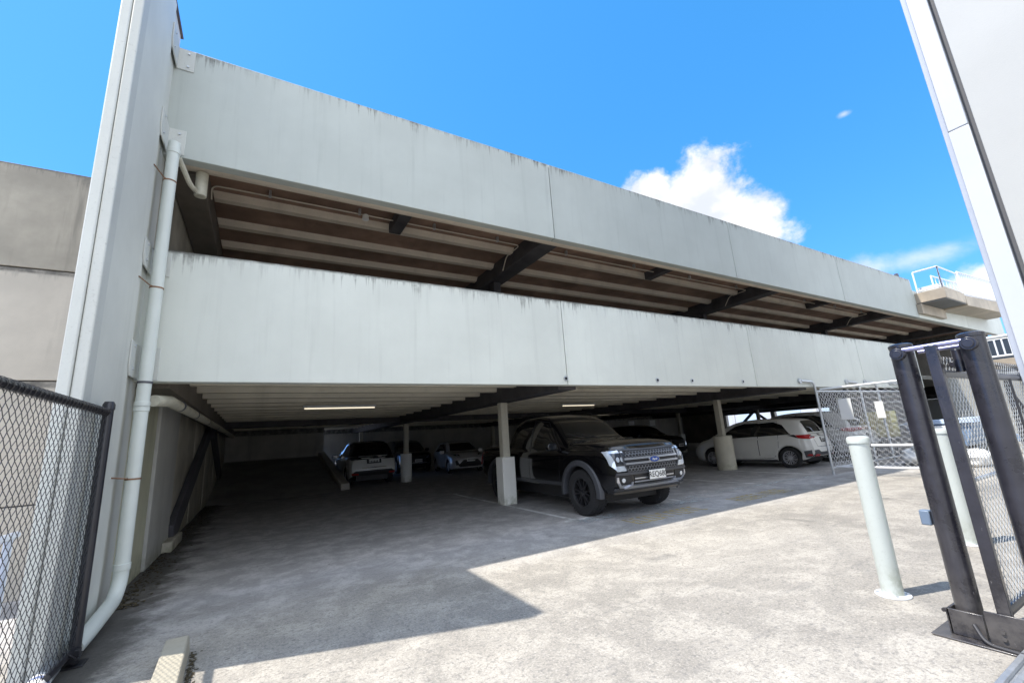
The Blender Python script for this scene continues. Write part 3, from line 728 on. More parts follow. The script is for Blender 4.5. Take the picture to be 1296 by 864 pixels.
sub(fb, MB().tube([(xb, YF-.14, .20), (xb, 3.95, .20)], .026, 10), 'bottom_rail', M['white_metal'])
sub(fb, MB().tube([(xb, 5.0, .72), (xb, 3.95, .72)], .030, 10), 'mid_rail', M['white_metal'])
sub(fb, MB().tube([(xb, 3.95, .16), (xb, 3.95, 2.2)], .03, 10), 'stile', M['galv'])
sub(fb, MB().box(xb-.04, 4.06, .22, xb+.04, 4.14, .98), 'drop_bolt', M['black_paint'], bevel=.01)
sub(fb, chain_link(1.9, 1.98, .14, .0042, lambda u, z, d: (xb+d, YF-.14-u, z), 0, .21, n=3), 'mesh', M['pale_wire'], smooth=60)
for y0, y1, z0, z1, lb in ((5.49, 5.21, 1.37, 1.90, 'larger white notice sheet on the chain link gate, nearer the corner post'), (4.73, 4.56, 1.36, 1.76, 'smaller white notice sheet on the chain link gate, above the yellow cabinet')):
    s = empty('notice', (xb-.03, (y0+y1)/2, z0), 0, lb, 'notice', 'notices on the fence gate')
    sub(s, MB().box(xb-.034, y1, z0, xb-.026, y0, z1), 'sheet', M['white'], bevel=.002)
    sub(s, MB().cyl((xb-.04, y0-.03, z1-.03), (xb-.026, y0-.03, z1-.03), .008, n=8).cyl((xb-.04, y1+.03, z1-.03), (xb-.026, y1+.03, z1-.03), .008, n=8), 'tie', M['galv'])
# things behind that gate
M['yellow'] = plain('pale yellow panel', (.88, .78, .26), .5, var=.08, vscale=3)
yc = empty('yellow_cabinet', (19.0, 6.9, 0), 0, 'pale yellow louvred cabinet standing behind the chain link gate', 'cabinet')
sub(yc, MB().box(19.0, 7.03, .66, 19.5, 7.30, 1.55), 'narrow_door', M['yellow'], bevel=.01)
mb = MB().box(19.0, 6.55, 1.12, 19.5, 7.0, 1.55); sub(yc, mb, 'upper_door', M['yellow'], bevel=.01)
mb = MB().box(19.03, 6.55, .66, 19.5, 7.0, 1.10)
for k in range(9): mb.box(19.0, 6.57+k*.048, .68, 19.03, 6.595+k*.048, 1.08)
sub(yc, mb, 'louvred_door', M['yellow'], bevel=.003)
sub(yc, MB().box(19.02, 6.56, 0, 19.48, 7.29, .655), 'plinth', M['beam'], bevel=.01)
# heap of white sacks
M['sack'] = plain('white sack cloth', (.84, .83, .80), .8, var=.12, vscale=5, bump=.5, bscale=9)
def blob(mb, c, s, seed, n=12, m=8):
    r_ = random.Random(seed); ph = [r_.uniform(0, 6.28) for _ in range(6)]
    vs = []; 
    for i in range(m+1):
        t = math.pi*i/m
        for j in range(n):
            a = 2*math.pi*j/n
            k = 1+.10*math.sin(3*a+ph[0]+2*t)+.07*math.sin(5*a+ph[1]-3*t)+.05*math.sin(7*t+ph[2])
            ex = lambda v: math.copysign(abs(v)**.7, v)
            vs.append((c[0]+s[0]*k*ex(math.cos(a))*math.sin(t)**.7, c[1]+s[1]*k*ex(math.sin(a))*math.sin(t)**.7, max(.004, c[2]+s[2]*k*math.cos(t))))
    fs = [(i*n+j, i*n+(j+1) % n, (i+1)*n+(j+1) % n, (i+1)*n+j) for i in range(m) for j in range(n)]
    mb.add(vs, fs)
sk = [(16.3, 5.2, .2, .5, .34, .24, 'flat white sack at the left end of the heap behind the gate'), (16.2, 4.62, .2, .5, .34, .24, 'middle white sack of the heap lying on the ground behind the gate'),
      (16.1, 4.05, .19, .5, .32, .22, 'white sack at the right end of the heap, nearest the black gate post'), (16.25, 4.8, .50, .4, .42, .13, 'white sack lying on top of the others behind the gate')]
for i, (x, y, z, a, b, c, lb) in enumerate(sk):
    mb = MB(); blob(mb, (0, 0, z), (a, b, c), i+3, 18, 12)
    o = mb.build('sack', M['sack'], None, smooth=60); o.location = (x, y, 0); tag(o, lb, 'sack', 'white sacks behind the gate')
# blue bin trailer with a white door, poles against it
M['blue_pl'] = plain('faded blue panel', (.20, .30, .46), .5, var=.15, vscale=3)
M['blue_lt'] = plain('pale blue tarp', (.42, .52, .66), .6, var=.1, vscale=3, bump=.3, bscale=6)
bt = empty('blue_skip', (19, 5.6, 0), 0, 'blue open skip with a pale tarp lid behind the chain link gate', 'skip')
mb = MB().prism([(5.9, .35), (4.7, .35), (4.45, 1.02), (6.1, 1.02)], lambda u, v, t: (t, u, v), 18.6, 20.2); sub(bt, mb, 'hull', M['blue_pl'], bevel=.02)
sub(bt, MB().hexa([(18.5, 4.4, 1.03), (20.3, 4.4, 1.03), (20.3, 6.3, 1.03), (18.5, 6.3, 1.03), (18.55, 4.5, 1.20), (20.3, 4.5, 1.20), (20.3, 6.0, 1.14), (18.55, 6.0, 1.14)]), 'tarp', M['blue_lt'], bevel=.03)
sub(bt, MB().box(18.45, 5.05, .62, 18.58, 5.5, .98), 'white_plate', M['white'], bevel=.01)
for y in (4.95, 5.75): sub(bt, MB().box(18.7, y-.05, 0, 20.1, y+.05, .348), 'skid', M['beam'], bevel=.01)
M['red'] = plain('red paint', (.50, .05, .04), .4)
for i, (y0, y1, c, lb) in enumerate(((5.35, 5.95, 'white_metal', 'white pole leaning on the blue skip'), (5.15, 5.7, 'red', 'red pole leaning on the blue skip'))):
    o = MB().cyl((18.25, y0, .02), (18.47, y1, 1.08), .028, n=12).build('leaning_pole', M[c], None, origin=(18.25, y0, 0)); tag(o, lb, 'pole', 'poles leaning on the skip')

# ------------------------------------------------------------------ stair landing high on the right
st = empty('stair_landing', (22.5, YF, 5.6), 0, 'cantilevered concrete stair landing with white railing at the far parapet end', 'stair landing')
M['land'] = painted_concrete('stained landing concrete', (.50, .42, .32), .6, None, sx=1.2)
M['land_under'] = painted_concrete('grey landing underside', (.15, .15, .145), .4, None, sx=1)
sub(st, MB().box(22.4, 5.10, 5.64, 24.7, YF-.005, 6.05), 'slab', M['land'], origin=(23, 5.5, 5.6), bevel=.01)
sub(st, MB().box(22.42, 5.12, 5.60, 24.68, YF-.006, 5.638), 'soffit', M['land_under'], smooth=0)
sub(st, MB().box(22.3, 5.84, 5.20, 24.9, YF-.004, 5.598), 'corbel', M['land'], origin=(23, 5.5, 5.0), bevel=.01)
fl = sub(st, MB().hexa([(24.75, 5.10, 5.55), (31.5, 5.10, 5.75), (31.5, YF-.007, 5.75), (24.75, YF-.007, 5.55), (24.75, 5.10, 5.98), (31.5, 5.10, 6.30), (31.5, YF-.007, 6.30), (24.75, YF-.007, 5.98)]), 'walkway', M['land'], origin=(27, 5.5, 5.5), bevel=.01)
def rail_run(p, q, h, name='railing', bars=0, r=.028):
    p = Vector(p); q = Vector(q); up = Vector((0, 0, h)); mb = MB()
    mb.tube([p+up, q+up], r, 8); mb.tube([p+Vector((0, 0, .08)), q+Vector((0, 0, .08))], r, 8); mb.tube([p, p+up], r, 8); mb.tube([q, q+up], r, 8)
    for k in range(bars):
        a = p.lerp(q, (k+1)/(bars+1)); mb.tube([a+Vector((0, 0, .08)), a+up], r*.55, 6)
    return mb
sub(st, rail_run((22.5, YF-.1, 6.05), (22.5, 5.16, 6.05), .88), 'railing', M['white_metal'])
sub(st, rail_run((22.5, 5.16, 6.05), (24.6, 5.16, 6.05), .88), 'railing', M['white_metal'])
sub(st, rail_run((24.8, 5.16, 5.99), (31.4, 5.16, 6.28), 1.05, bars=26), 'railing', M['white_metal'])
sub(st, rail_run((24.6, YF-.1, 6.05), (31.4, YF-.1, 6.28), 1.05, bars=14), 'railing', M['white_metal'])
sub(st, MB().box(22.7, 5.3, 6.052, 23.5, 5.9, 6.30), 'step', M['trim_paint'], bevel=.01)

# lower footbridge with white balusters and a pale building on the right
fbk = empty('footbridge', (20.2, 2, 0), 0, 'low concrete footbridge with white baluster railing at far right', 'footbridge')
sub(fbk, MB().box(20.0, -6, 2.60, 20.6, 4.35, 2.90), 'deck', M['land'], origin=(20, 0, 2.6), bevel=.01)
sub(fbk, MB().box(20.05, -6, 2.40, 20.55, 4.30, 2.597), 'deck_beam', M['clad'], bevel=.01)
mb = MB().tube([(20.08, 4.3, 3.62), (20.08, -6, 3.62)], .035, 8).tube([(20.08, 4.3, 3.00), (20.08, -6, 3.0)], .03, 8).tube([(20.08, 4.3, 3.53), (20.08, -6, 3.53)], .018, 8)
sub(fbk, mb, 'rail', M['white_metal'])
mb = MB()
for k in range(64): mb.box(20.06, 4.3-k*.16-.018, 3.0, 20.10, 4.3-k*.16+.018, 3.52)
sub(fbk, mb, 'balusters', M['white_metal'])
for y in (4.2, 1.2, -2, -5.5): sub(fbk, MB().box(20.1, y-.13, 0, 20.4, y+.13, 2.398), 'pier', M['clad'], bevel=.01)
pb = empty('pale_building', (22, 0, 0), 0, 'pale sunlit building with dark louvred band behind the footbridge', 'building')
sub(pb, MB().box(22, -9, 0, 31, 5.85, 2.9), 'lower_wall', M['cream_render'], origin=(23, 0, 0), bevel=.01)
M['slate'] = plain('dark slate glazing', (.05, .065, .085), .25)
sub(pb, MB().box(22.02, -9, 2.91, 31, 5.2, 3.75), 'glazed_band', M['slate'], bevel=.01)
sub(pb, MB().box(21.98, -9, 3.76, 31, 5.24, 3.86), 'fascia', M['cream_render'], origin=(22, 0, 3.7), bevel=.01)
for y in (3.2, 1.0, -1.2): sub(pb, MB().box(21.96, y-.4, .9, 22.005, y+.4, 2.0), 'window', M['slate'], bevel=.004)
sub(pb, MB().box(21.9, -9, .0, 21.998, 5.83, .25), 'plinth', M['side_plate'], bevel=.01)
# things stacked in front of it, seen through the gate mesh
for i, (x, y, h, c, lb) in enumerate(((17.5, 3.0, .28, 'blue_pl', 'low blue barrier rail seen between the black posts'),)):
    o = empty('barrier', (x, y, 0), 0, lb, 'barrier')
    sub(o, MB().box(x-.06, 1.6, .52, x+.06, 3.5, .72), 'beam', M[c], bevel=.02)
    for yy in (1.8, 3.3): sub(o, MB().box(x-.05, yy-.05, 0, x+.05, yy+.05, .518), 'foot', M['beam'], bevel=.01)

# building seen through the open far end of the garage
fe = empty('far_building', (46, 18, 0), 0, 'far sunlit white building with pale blue panels beyond the garage end', 'building')
sub(fe, MB().box(46, 4, 0, 56, 44, 6.5), 'wall', M['clad'], origin=(46, 18, 0))
M['pale_blue'] = plain('pale blue panel', (.50, .62, .68), .4)
for k in range(9):
    y = 6+k*4.2
    f = sub(fe, MB().box(45.93, y, .7, 45.998, y+2.2, 3.1), 'window_panel', M['pale_blue'], bevel=.005)
    sub(fe, MB().box(45.88, y+2.7, 0, 45.997, y+3.0, 6.4), 'pilaster', M['side_plate'], bevel=.005)

# small white signs on the dark back wall
for px, lb in ((27.1, 'left white sign plate on the dark back wall behind the pickup bonnet'), (29.6, 'right white sign plate on the dark back wall behind the pickup bonnet')):
    s = empty('wall_sign', (px, 26.79, 1.7), 0, lb, 'sign', 'signs on the back wall')
    sub(s, MB().box(px-.3, 26.765, 1.72, px+.3, 26.795, 2.15), 'plate', M['white'], bevel=.004)
    sub(s, MB().box(px-.33, 26.772, 1.69, px+.33, 26.797, 2.18), 'frame', M['galv'], bevel=.004)

# ------------------------------------------------------------------ tall building at the right edge
rb = empty('white_building', (6.0, 0, 0), 0, 'tall white clad building edge rising at the right', 'building')
YE = 1.012; XB = 6.0
sub(rb, MB().box(XB, YE-.155, 0, XB+.30, YE-.004, 6.02-1.78), 'corner_cladding', M['clad'], bevel=.006)
sub(rb, MB().box(XB, YE-.155, 6.02-1.772, XB+.30, YE-.004, 11.5), 'corner_cladding', M['clad'], bevel=.006)
sub(rb, MB().box(XB+.022, YE-.003, 0, XB+.33, YE+.040, 11.5), 'corner_return', M['clad_grey'], bevel=.004)
sub(rb, MB().box(XB+.05, YE-.20, 0, XB+.3, YE-.157, 11.5), 'shadow_gap', M['seal'], smooth=0)
sub(rb, MB().box(XB-.01, -7.0, 0, XB+.30, YE-.202, 11.5), 'render_wall', M['cream_render'], origin=(XB, 0, 0), bevel=.004)
sub(rb, MB().box(XB+.31, -7.0, 0, XB+8, YE-.05, 11.4), 'core', M['cream_render'], origin=(XB, 0, 0))
# ------------------------------------------------------------------ cars
def pchip(pts):
    """monotone cubic through (x, y) points"""
    xs = [p[0] for p in pts]; ys = [p[1] for p in pts]; n = len(xs)
    h = [xs[i+1]-xs[i] for i in range(n-1)]; d = [(ys[i+1]-ys[i])/h[i] for i in range(n-1)]
    m = [0.]*n; m[0] = d[0]; m[-1] = d[-1]
    for i in range(1, n-1):
        if d[i-1]*d[i] > 0:
            w1 = 2*h[i]+h[i-1]; w2 = h[i]+2*h[i-1]; m[i] = (w1+w2)/(w1/d[i-1]+w2/d[i])
    def f(x):
        if x <= xs[0]: return ys[0]
        if x >= xs[-1]: return ys[-1]
        i = max(k for k in range(n-1) if xs[k] <= x); t = (x-xs[i])/h[i]
        return ((1+2*t)*(1-t)**2)*ys[i]+t*(1-t)**2*h[i]*m[i]+t*t*(3-2*t)*ys[i+1]+t*t*(t-1)*h[i]*m[i+1]
    return f
def crom(pts, per=3):
    out = []; n = len(pts)
    for i in range(n-1):
        p0 = pts[max(i-1, 0)]; p1 = pts[i]; p2 = pts[i+1]; p3 = pts[min(i+2, n-1)]
        for k in range(per):
            t = k/per
            out.append(tuple(.5*((2*b)+(c-a)*t*.85+(2*a-5*b+4*c-d)*t*t*.0+0) if False else
                             (b*(1-t)+c*t)+(t*(1-t))*.35*((b-a)*(1-t)-(d-c)*t) for a, b, c, d in zip(p0, p1, p2, p3)))
    return out+[pts[-1]]

def car_body(S):
    """closed skin: stations along x, a section from sill over the roof to the other sill; wheel arches are cut into the lower edge"""
    L0, L1 = S['x0'], S['x1']; R_ = S['arch']; rw = S['rw']
    zt = pchip(S['top']); zb = pchip(S['belt']); hw = pchip(S['plan']); rf = pchip(S['roofw']); sill = pchip(S['sill']); crown = S.get('crown', .05)
    xs = {round(L0+(L1-L0)*i/84, 4) for i in range(85)}
    for ax in S['axles']:
        for k in range(21):
            xs.add(round(ax+R_*math.cos(math.pi*k/20), 4))
        xs.add(round(ax+R_+.004, 4)); xs.add(round(ax-R_-.004, 4))
    xs = sorted(x for x in xs if L0 <= x <= L1)
    nose = pchip(S['nose']); tail = pchip(S['tail'])
    rings = []
    for x in xs:
        lo = sill(x)
        for ax in S['axles']:
            if abs(x-ax) < R_: lo = max(lo, rw+math.sqrt(max(0, R_*R_-(x-ax)**2)))
        b = max(zb(x), lo+.03); t = max(zt(x), b+.012); w_ = hw(x); wr = min(rf(x), w_-.05); cr = min(crown, (t-b)*.45)
        te = t-cr
        sec = [(w_-.05, lo), (w_-.012, lo+(b-lo)*.13), (w_, lo+(b-lo)*.45), (w_-.008, lo+(b-lo)*.72), (w_-.028, lo+(b-lo)*.93), (w_-.052, b)]
        y0, z0 = w_-.066, b+.004
        for q in (.08, .36, .7, .96): 
            bul = .03*math.sin(math.pi*q)*min(1, (te-b)/.3)
            sec.append((y0+(wr-y0)*q+bul, z0+(te-z0)*q))
        sec += [(wr-.045, te+cr*.38), (wr*.66, te+cr*.80), (wr*.33, te+cr*.96), (0, t)]
        pts = crom(sec, 3)
        row = []
        for y, z in pts:
            dx = 0.
            if x > L1-.55: dx += nose(z)*((x-(L1-.55))/.55)**1.5
            if x < L0+.55: dx += tail(z)*(((L0+.55)-x)/.55)**1.5
            row.append((x+dx, y, z))
        rings.append(row)
    n = len(rings[0]); vs = []; fs = []
    m = 2*n-1
    for row in rings: vs += row+[(x, -y, z) for x, y, z in reversed(row[:-1])]
    for i in range(len(rings)-1):
        for j in range(m-1): fs.append((i*m+j, (i+1)*m+j, (i+1)*m+j+1, i*m+j+1))
    NC = 14
    for i, bow, sg in ((0, S['bow'][0], -1), (len(rings)-1, S['bow'][1], 1)):
        prev = None
        for j in range(n):
            x, y, z = rings[i][j]; cur = []
            for k in range(NC+1):
                if k == 0: cur.append(i*m+j); continue
                if k == NC: cur.append(i*m+(m-1-j)); continue
                if y < 1e-6: cur.append(i*m+j); continue
                s = 1-2*k/NC; vs.append((x+sg*bow*(1-abs(s)**2.4), y*s, z)); cur.append(len(vs)-1)
            if prev:
                for k in range(NC):
                    q = [prev[k], prev[k+1], cur[k+1], cur[k]]
                    q = [a for ii, a in enumerate(q) if a not in q[:ii]]
                    if len(q) > 2: fs.append(tuple(q) if sg > 0 else tuple(reversed(q)))
            prev = cur
    return vs, fs

def bvh_of(vs, fs): return BVHTree.FromPolygons([Vector(v) for v in vs], fs)

AXES = {'left': (Vector((0, -1, 0)), lambda u, v: Vector((u, 4, v))), 'right': (Vector((0, 1, 0)), lambda u, v: Vector((u, -4, v))),
        'front': (Vector((-1, 0, 0)), lambda u, v: Vector((6, u, v))), 'rear': (Vector((1, 0, 0)), lambda u, v: Vector((-6, u, v))),
        'top': (Vector((0, 0, -1)), lambda u, v: Vector((u, v, 5)))}
def patch(mb, tree, poly, view, eps=.004, thick=.012, grid=.05, fallback=None):
    """a panel that follows the body skin: outline in a side, front, rear or top view, lying eps proud, with thickness"""
    dr, fn = AXES[view]
    bm = bmesh.new()
    f = bm.faces.new([bm.verts.new((u, v, 0)) for u, v in poly])
    us = [p[0] for p in poly]; vv = [p[1] for p in poly]
    for ax, lo, hi in ((0, min(us), max(us)), (1, min(vv), max(vv))):
        k = int((hi-lo)/grid)+1
        for i in range(1, k):
            c = lo+(hi-lo)*i/k; no = Vector((1, 0, 0)) if ax == 0 else Vector((0, 1, 0))
            bmesh.ops.bisect_plane(bm, geom=bm.verts[:]+bm.edges[:]+bm.faces[:], plane_co=no*c, plane_no=no)
    bm.verts.ensure_lookup_table(); outer = []; inner = []; miss = []
    for v in bm.verts:
        o = fn(v.co.x, v.co.y); hit = tree.ray_cast(o, dr)
        if hit[0] is None:
            h2 = tree.find_nearest(o+dr*(4 if view in ('left', 'right') else 3.6)); p, nn = h2[0], h2[1]
        else: p, nn = hit[0], hit[1]
        if nn.dot(dr) > 0: nn = -nn
        nn = (nn-dr*.6).normalized()
        outer.append(p+nn*eps); inner.append(p+nn*(eps-thick))
    bm.verts.index_update(); N_ = len(outer)
    fs = [[v.index for v in f.verts] for f in bm.faces]
    be = [(e.verts[0].index, e.verts[1].index) for e in bm.edges if e.is_boundary]
    bm.free()
    mb.add(outer+inner, fs+[[i+N_ for i in reversed(f)] for f in fs]+[(a, b, b+N_, a+N_) for a, b in be])
    return mb
def mir(poly): return [(-u, v) for u, v in reversed(poly)]
def ribbon(poly, w_):
    """closed thin outline band of a polygon as quads (for door gaps)"""
    out = []; n = len(poly)
    for i in range(n):
        a = Vector(poly[i]); b = Vector(poly[(i+1) % n]); d = (b-a); 
        if d.length < 1e-6: continue
        d.normalize(); nn = Vector((-d.y, d.x))*w_/2
        out.append([tuple(a-nn-d*w_*.4), tuple(b-nn+d*w_*.4), tuple(b+nn+d*w_*.4), tuple(a+nn-d*w_*.4)])
    return out
def ell(cx_, cy_, a, b, n=20): return [(cx_+a*math.cos(2*math.pi*i/n), cy_+b*math.sin(2*math.pi*i/n)) for i in range(n)]

def paint(name, col, rough=.28, flake=0., dust=.2):
    m, nt, b = new_mat(name); g = G(nt); oc = g.coord()
    b.inputs['Coat Weight'].default_value = .8; b.inputs['Coat Roughness'].default_value = .03; b.inputs['Roughness'].default_value = rough; b.inputs['Metallic'].default_value = flake
    n = g.noise(oc, 3.5, 6, .7)
    d = g.math('MULTIPLY', g.step(g.xyz(oc)[2], .75, .25), g.step(n, .3, .7))
    b.inputs['Specular IOR Level'].default_value = .25; b.inputs['Coat Weight'].default_value = 1.
    g.L.new(g.mix(g.math('MULTIPLY', d, dust), (*col,), (.12, .11, .095)), b.inputs['Base Color'])
    return m
CM = {}
CM['black'] = paint('black car paint', (.003, .003, .004), .15, dust=.03)
CM['white'] = paint('white car paint', (.74, .73, .69), .35)
CM['silver'] = paint('silver car paint', (.56, .57, .58), .34, .2)
CM['grey'] = paint('grey white car paint', (.62, .61, .61), .34, .15)
CM['darkgrey'] = paint('dark blue car paint', (.010, .012, .018), .2, dust=.05)
CM['glass'] = plain('tinted car glass', (.006, .007, .008), .02, coat=1.)
CM['trim'] = plain('black plastic trim', (.02, .02, .022), .55)
CM['flare'] = plain('dark grey arch plastic', (.055, .057, .065), .5, bump=.1)
CM['meshgrey'] = plain('grey grille mesh', (.20, .205, .22), .35, .5)
CM['chrome'] = plain('chrome trim', (.72, .73, .76), .16, 1.)
CM['satin'] = plain('satin silver trim', (.55, .57, .62), .30, .85)
CM['rubber'] = plain('tyre rubber', (.022, .022, .024), .8, bump=.25, bscale=90)
CM['rim_black'] = plain('black alloy rim', (.09, .09, .10), .22, .8, coat=.5)
CM['rim_silver'] = plain('silver alloy rim', (.50, .50, .53), .35, .35)
CM['red'] = plain('red lamp lens', (.38, .015, .018), .12, coat=.8)
CM['lamp'] = plain('clear lamp lens', (.62, .68, .76), .12, .45, coat=1.)
CM['lamp_dark'] = plain('smoked lamp lens', (.025, .028, .035), .08, coat=1.)
CM['amber'] = plain('amber lens', (.6, .22, .03), .2)
CM['plate'] = plain('number plate white', (.78, .78, .76), .4)
CM['ink'] = plain('plate black lettering', (.012, .012, .014), .5)
CM['emblem'] = plain('blue emblem', (.02, .06, .26), .2, coat=.8)
CM['seat'] = plain('dark seat cloth', (.03, .03, .033), .8)

def wheel(root, x, y, r, wid, rim_mat, spokes=6, double=True, lug=False, rr_=.64):
    """wheel > tyre, rim; y sign says which side faces out"""
    s = 1 if y > 0 else -1
    wh = empty('wheel', (x, y, r)); wh.parent = root
    T = Matrix.Rotation(-s*math.pi/2, 4, 'X')           # local +Z to outward
    h = wid/2; ri = r*rr_
    tp = [(ri, -h*.86), (ri+.02, -h), (r*.93, -h*1.0), (r-.012, -h*.86), (r, -h*.7), (r, -h*.34), (r-.008, -h*.32), (r-.008, -h*.24), (r, -h*.22), (r, h*.22), (r-.008, h*.24), (r-.008, h*.32), (r, h*.34), (r, h*.7), (r-.012, h*.86), (r*.93, h*1.0), (ri+.02, h), (ri, h*.86)]
    mb = MB().lathe(tp, T, 48)
    if lug:
        for k in range(44):
            a = 2*math.pi*k/44
            for z0, z1 in ((h*.60, h*.98), (-h*.98, -h*.60)):
                Q = T @ Matrix.Rotation(a+(0 if z0 > 0 else .07), 4, 'Z')
                mb.hexa([Q @ Vector(p) for p in ((r-.02, -.017, z0), (r+.004, -.017, z0), (r+.004, .017, z0), (r-.02, .017, z0), (r-.045, -.017, z1), (r-.008, -.017, z1), (r-.008, .017, z1), (r-.045, .017, z1))])
            Q = T @ Matrix.Rotation(a+.03, 4, 'Z')
            mb.hexa([Q @ Vector(p) for p in ((r-.02, -.022, -h*.3), (r+.003, -.022, -h*.3), (r+.003, .022, -h*.3), (r-.02, .022, -h*.3), (r-.02, -.012, h*.3), (r+.003, -.012, h*.3), (r+.003, .022, h*.3), (r-.02, .022, h*.3))])
    mb.build('tyre', CM['rubber'], wh, smooth=40)
    mb = MB(); ro = ri+.002
    mb.lathe([(ro, -h*.8), (ro-.012, -h*.7), (ro-.018, h*.55), (ro-.006, h*.80), (ro, h*.82), (ro, h*.74)], T, 44)
    mb.cm = 1; mb.lathe([(ro-.012, h*.05), (.0005, h*.02)], T, 30); mb.cm = 0      # dark drum plane
    for k in range(spokes):
        offs = (-.13, .13) if double else (0,)
        for of in offs:
            a = 2*math.pi*k/spokes+of*(6/spokes)
            Q = T @ Matrix.Rotation(a, 4, 'Z'); w0, w1 = ((.022, .017) if spokes < 7 else (.011, .010)) if double else (.036, .05)
            tw = of*.10
            mb.hexa([Q @ Vector(p) for p in ((.03, -w0, h*.45), (ro-.01, -w1+tw, h*.42), (ro-.01, w1+tw, h*.42), (.03, w0, h*.45), (.03, -w0*.7, h*.74), (ro-.008, -w1*.7+tw, h*.78), (ro-.008, w1*.7+tw, h*.78), (.03, w0*.7, h*.74))])
    mb.lathe([(.07, h*.4), (.066, h*.72), (.045, h*.78), (.0005, h*.79)], T, 24)
    for k in range(5):
        a = 2*math.pi*k/5; Q = T @ Matrix.Rotation(a, 4, 'Z') @ Matrix.Translation((.052, 0, 0))
        mb.lathe([(.008, h*.7), (.008, h*.80), (.0005, h*.81)], Q, 8)
    mb.build('rim', [rim_mat, CM['trim']], wh, smooth=40)
    return wh

def make_car(S, name, label, cat, loc, heading, group='cars parked in the garage'):
    """heading: direction the bonnet points, degrees from +X"""
    root = empty(name, (loc[0], loc[1], 0), R(heading), label, cat, group)
    vs, fs = car_body(S); tree = bvh_of(vs, fs); S['tree'] = tree
    pm = S['paint']
    MB().add(vs, fs).build('body', pm, root, smooth=38)
    # dark underbody closes the view through the arches
    hw = max(p[1] for p in S['plan'])
    mb = MB().box(S['x0']+.25, -(hw-.32), S['rw']*.55, S['x1']-.55, hw-.32, S['rw']*2.1)
    for ax in S['axles']:
        for s in (1, -1):
            T = Matrix.Translation((ax, s*(hw-.19), S['rw'])) @ Matrix.Rotation(-s*math.pi/2, 4, 'X')
            prof = [(S['arch']+.004, -.16), (S['arch']+.004, .115)]
            mb.lathe(prof, T, 20, 0 if s < 0 else math.pi, math.pi if s < 0 else 2*math.pi)
    mb.build('underbody', CM['trim'], root, smooth=30)
    for ax in S['axles']:
        for s in (1, -1): wheel(root, ax, s*(S['track']), S['rw'], S['tw'], S['rim'], S['spokes'], S['double'], S.get('lug', False), S.get('rr', .66))
    def part(nm, mat, items, parent=None, eps=.004, thick=.012, grid=.05, **k):
        mb = MB()
        for view, poly in items: patch(mb, tree, poly, view, eps, thick, grid)
        return mb.build(nm, mat, parent or root, smooth=30, **k)
    S['part'] = part
    for view in ('left', 'right'):
        for wn in S['windows']: part('side_window', CM['glass'], [(view, wn)], eps=.005)
        for dr in S['doors']:
            d = part('door_gap', CM['trim'], [(view, q) for q in ribbon(dr, .010)], eps=.0015, thick=.006, grid=.12)
        for h in S['handles']:
            x, z = h; part('door_handle', S.get('handle_mat', pm), [(view, [(x-.09, z-.014), (x+.09, z-.014), (x+.10, z), (x+.09, z+.014), (x-.09, z+.014), (x-.10, z)])], eps=.022, thick=.02)
        if 'sidetrim' in S:
            for q in S['sidetrim']: part('sill_trim', CM['flare'], [(view, q)], eps=.012, thick=.02)
    for view in ('left', 'right'):
        for q in S.get('pillars', []): part('pillar_trim', CM['glass'], [(view, q)], eps=.0035, thick=.01)
    if 'screen' in S: part('windscreen', CM['glass'], [(S['screen_view'], S['screen'])], eps=.005)
    if 'rearglass' in S: part('rear_window', CM['glass'], [('rear', S['rearglass'])], eps=.005)
    for s in (1, -1):                                      # mirrors
        mx, my, mz = S['mirror']; mb = MB()
        p = Matrix.Translation((mx, s*(my+.13), mz))
        q = [(-.05, -.085), (.06, -.085), (.07, -.02), (.05, .075), (-.05, .08)]
        mb.prism([(-.10, -.075), (.09, -.06), (.11, .0), (.10, .075), (-.08, .085), (-.115, .02)], lambda u, v, t: p @ Vector((t*(1-.25*abs(u)/.11), u, v)), -.05, .085)
        mb.cm = 1; mb.box(mx-.02, s*my-.05 if s > 0 else -my-.10, mz-.075, mx+.03, s*my+.10 if s > 0 else -my+.05, mz-.04)
        mb.build('wing_mirror', [S.get('mirror_mat', pm), CM['trim']], root, bevel=.018)
    return root
def plate(root, x, z, face, txt, wd=.36, hh=.125, fr=True, tilt=0.):
    s = 1 if face == 'front' else -1
    mb = MB().box(min(x, x-s*.02), -wd/2-.012, z-hh/2-.012, max(x, x-s*.02), wd/2+.012, z+hh/2+.012)
    p = mb.build('number_plate', CM['plate'], root, bevel=.003)
    M_ = Matrix.Translation((x+s*.003, 0, z)) @ Matrix(((0, 0, s, 0), (s, 0, 0, 0), (0, 1, 0, 0), (0, 0, 0, 1)))
    if txt: text_mesh('plate_lettering', txt, hh*1.02, CM['ink'], p, M_, .001)
    else:
        mb = MB()
        for k in range(6): 
            u = -wd*.40+k*wd*.16; mb.box(x+s*.0005 if s > 0 else x-.003, u, z-hh*.28, x+.003 if s > 0 else x-.0005, u+wd*.09, z+hh*.28)
        mb.build('plate_lettering', CM['ink'], p)
    return p

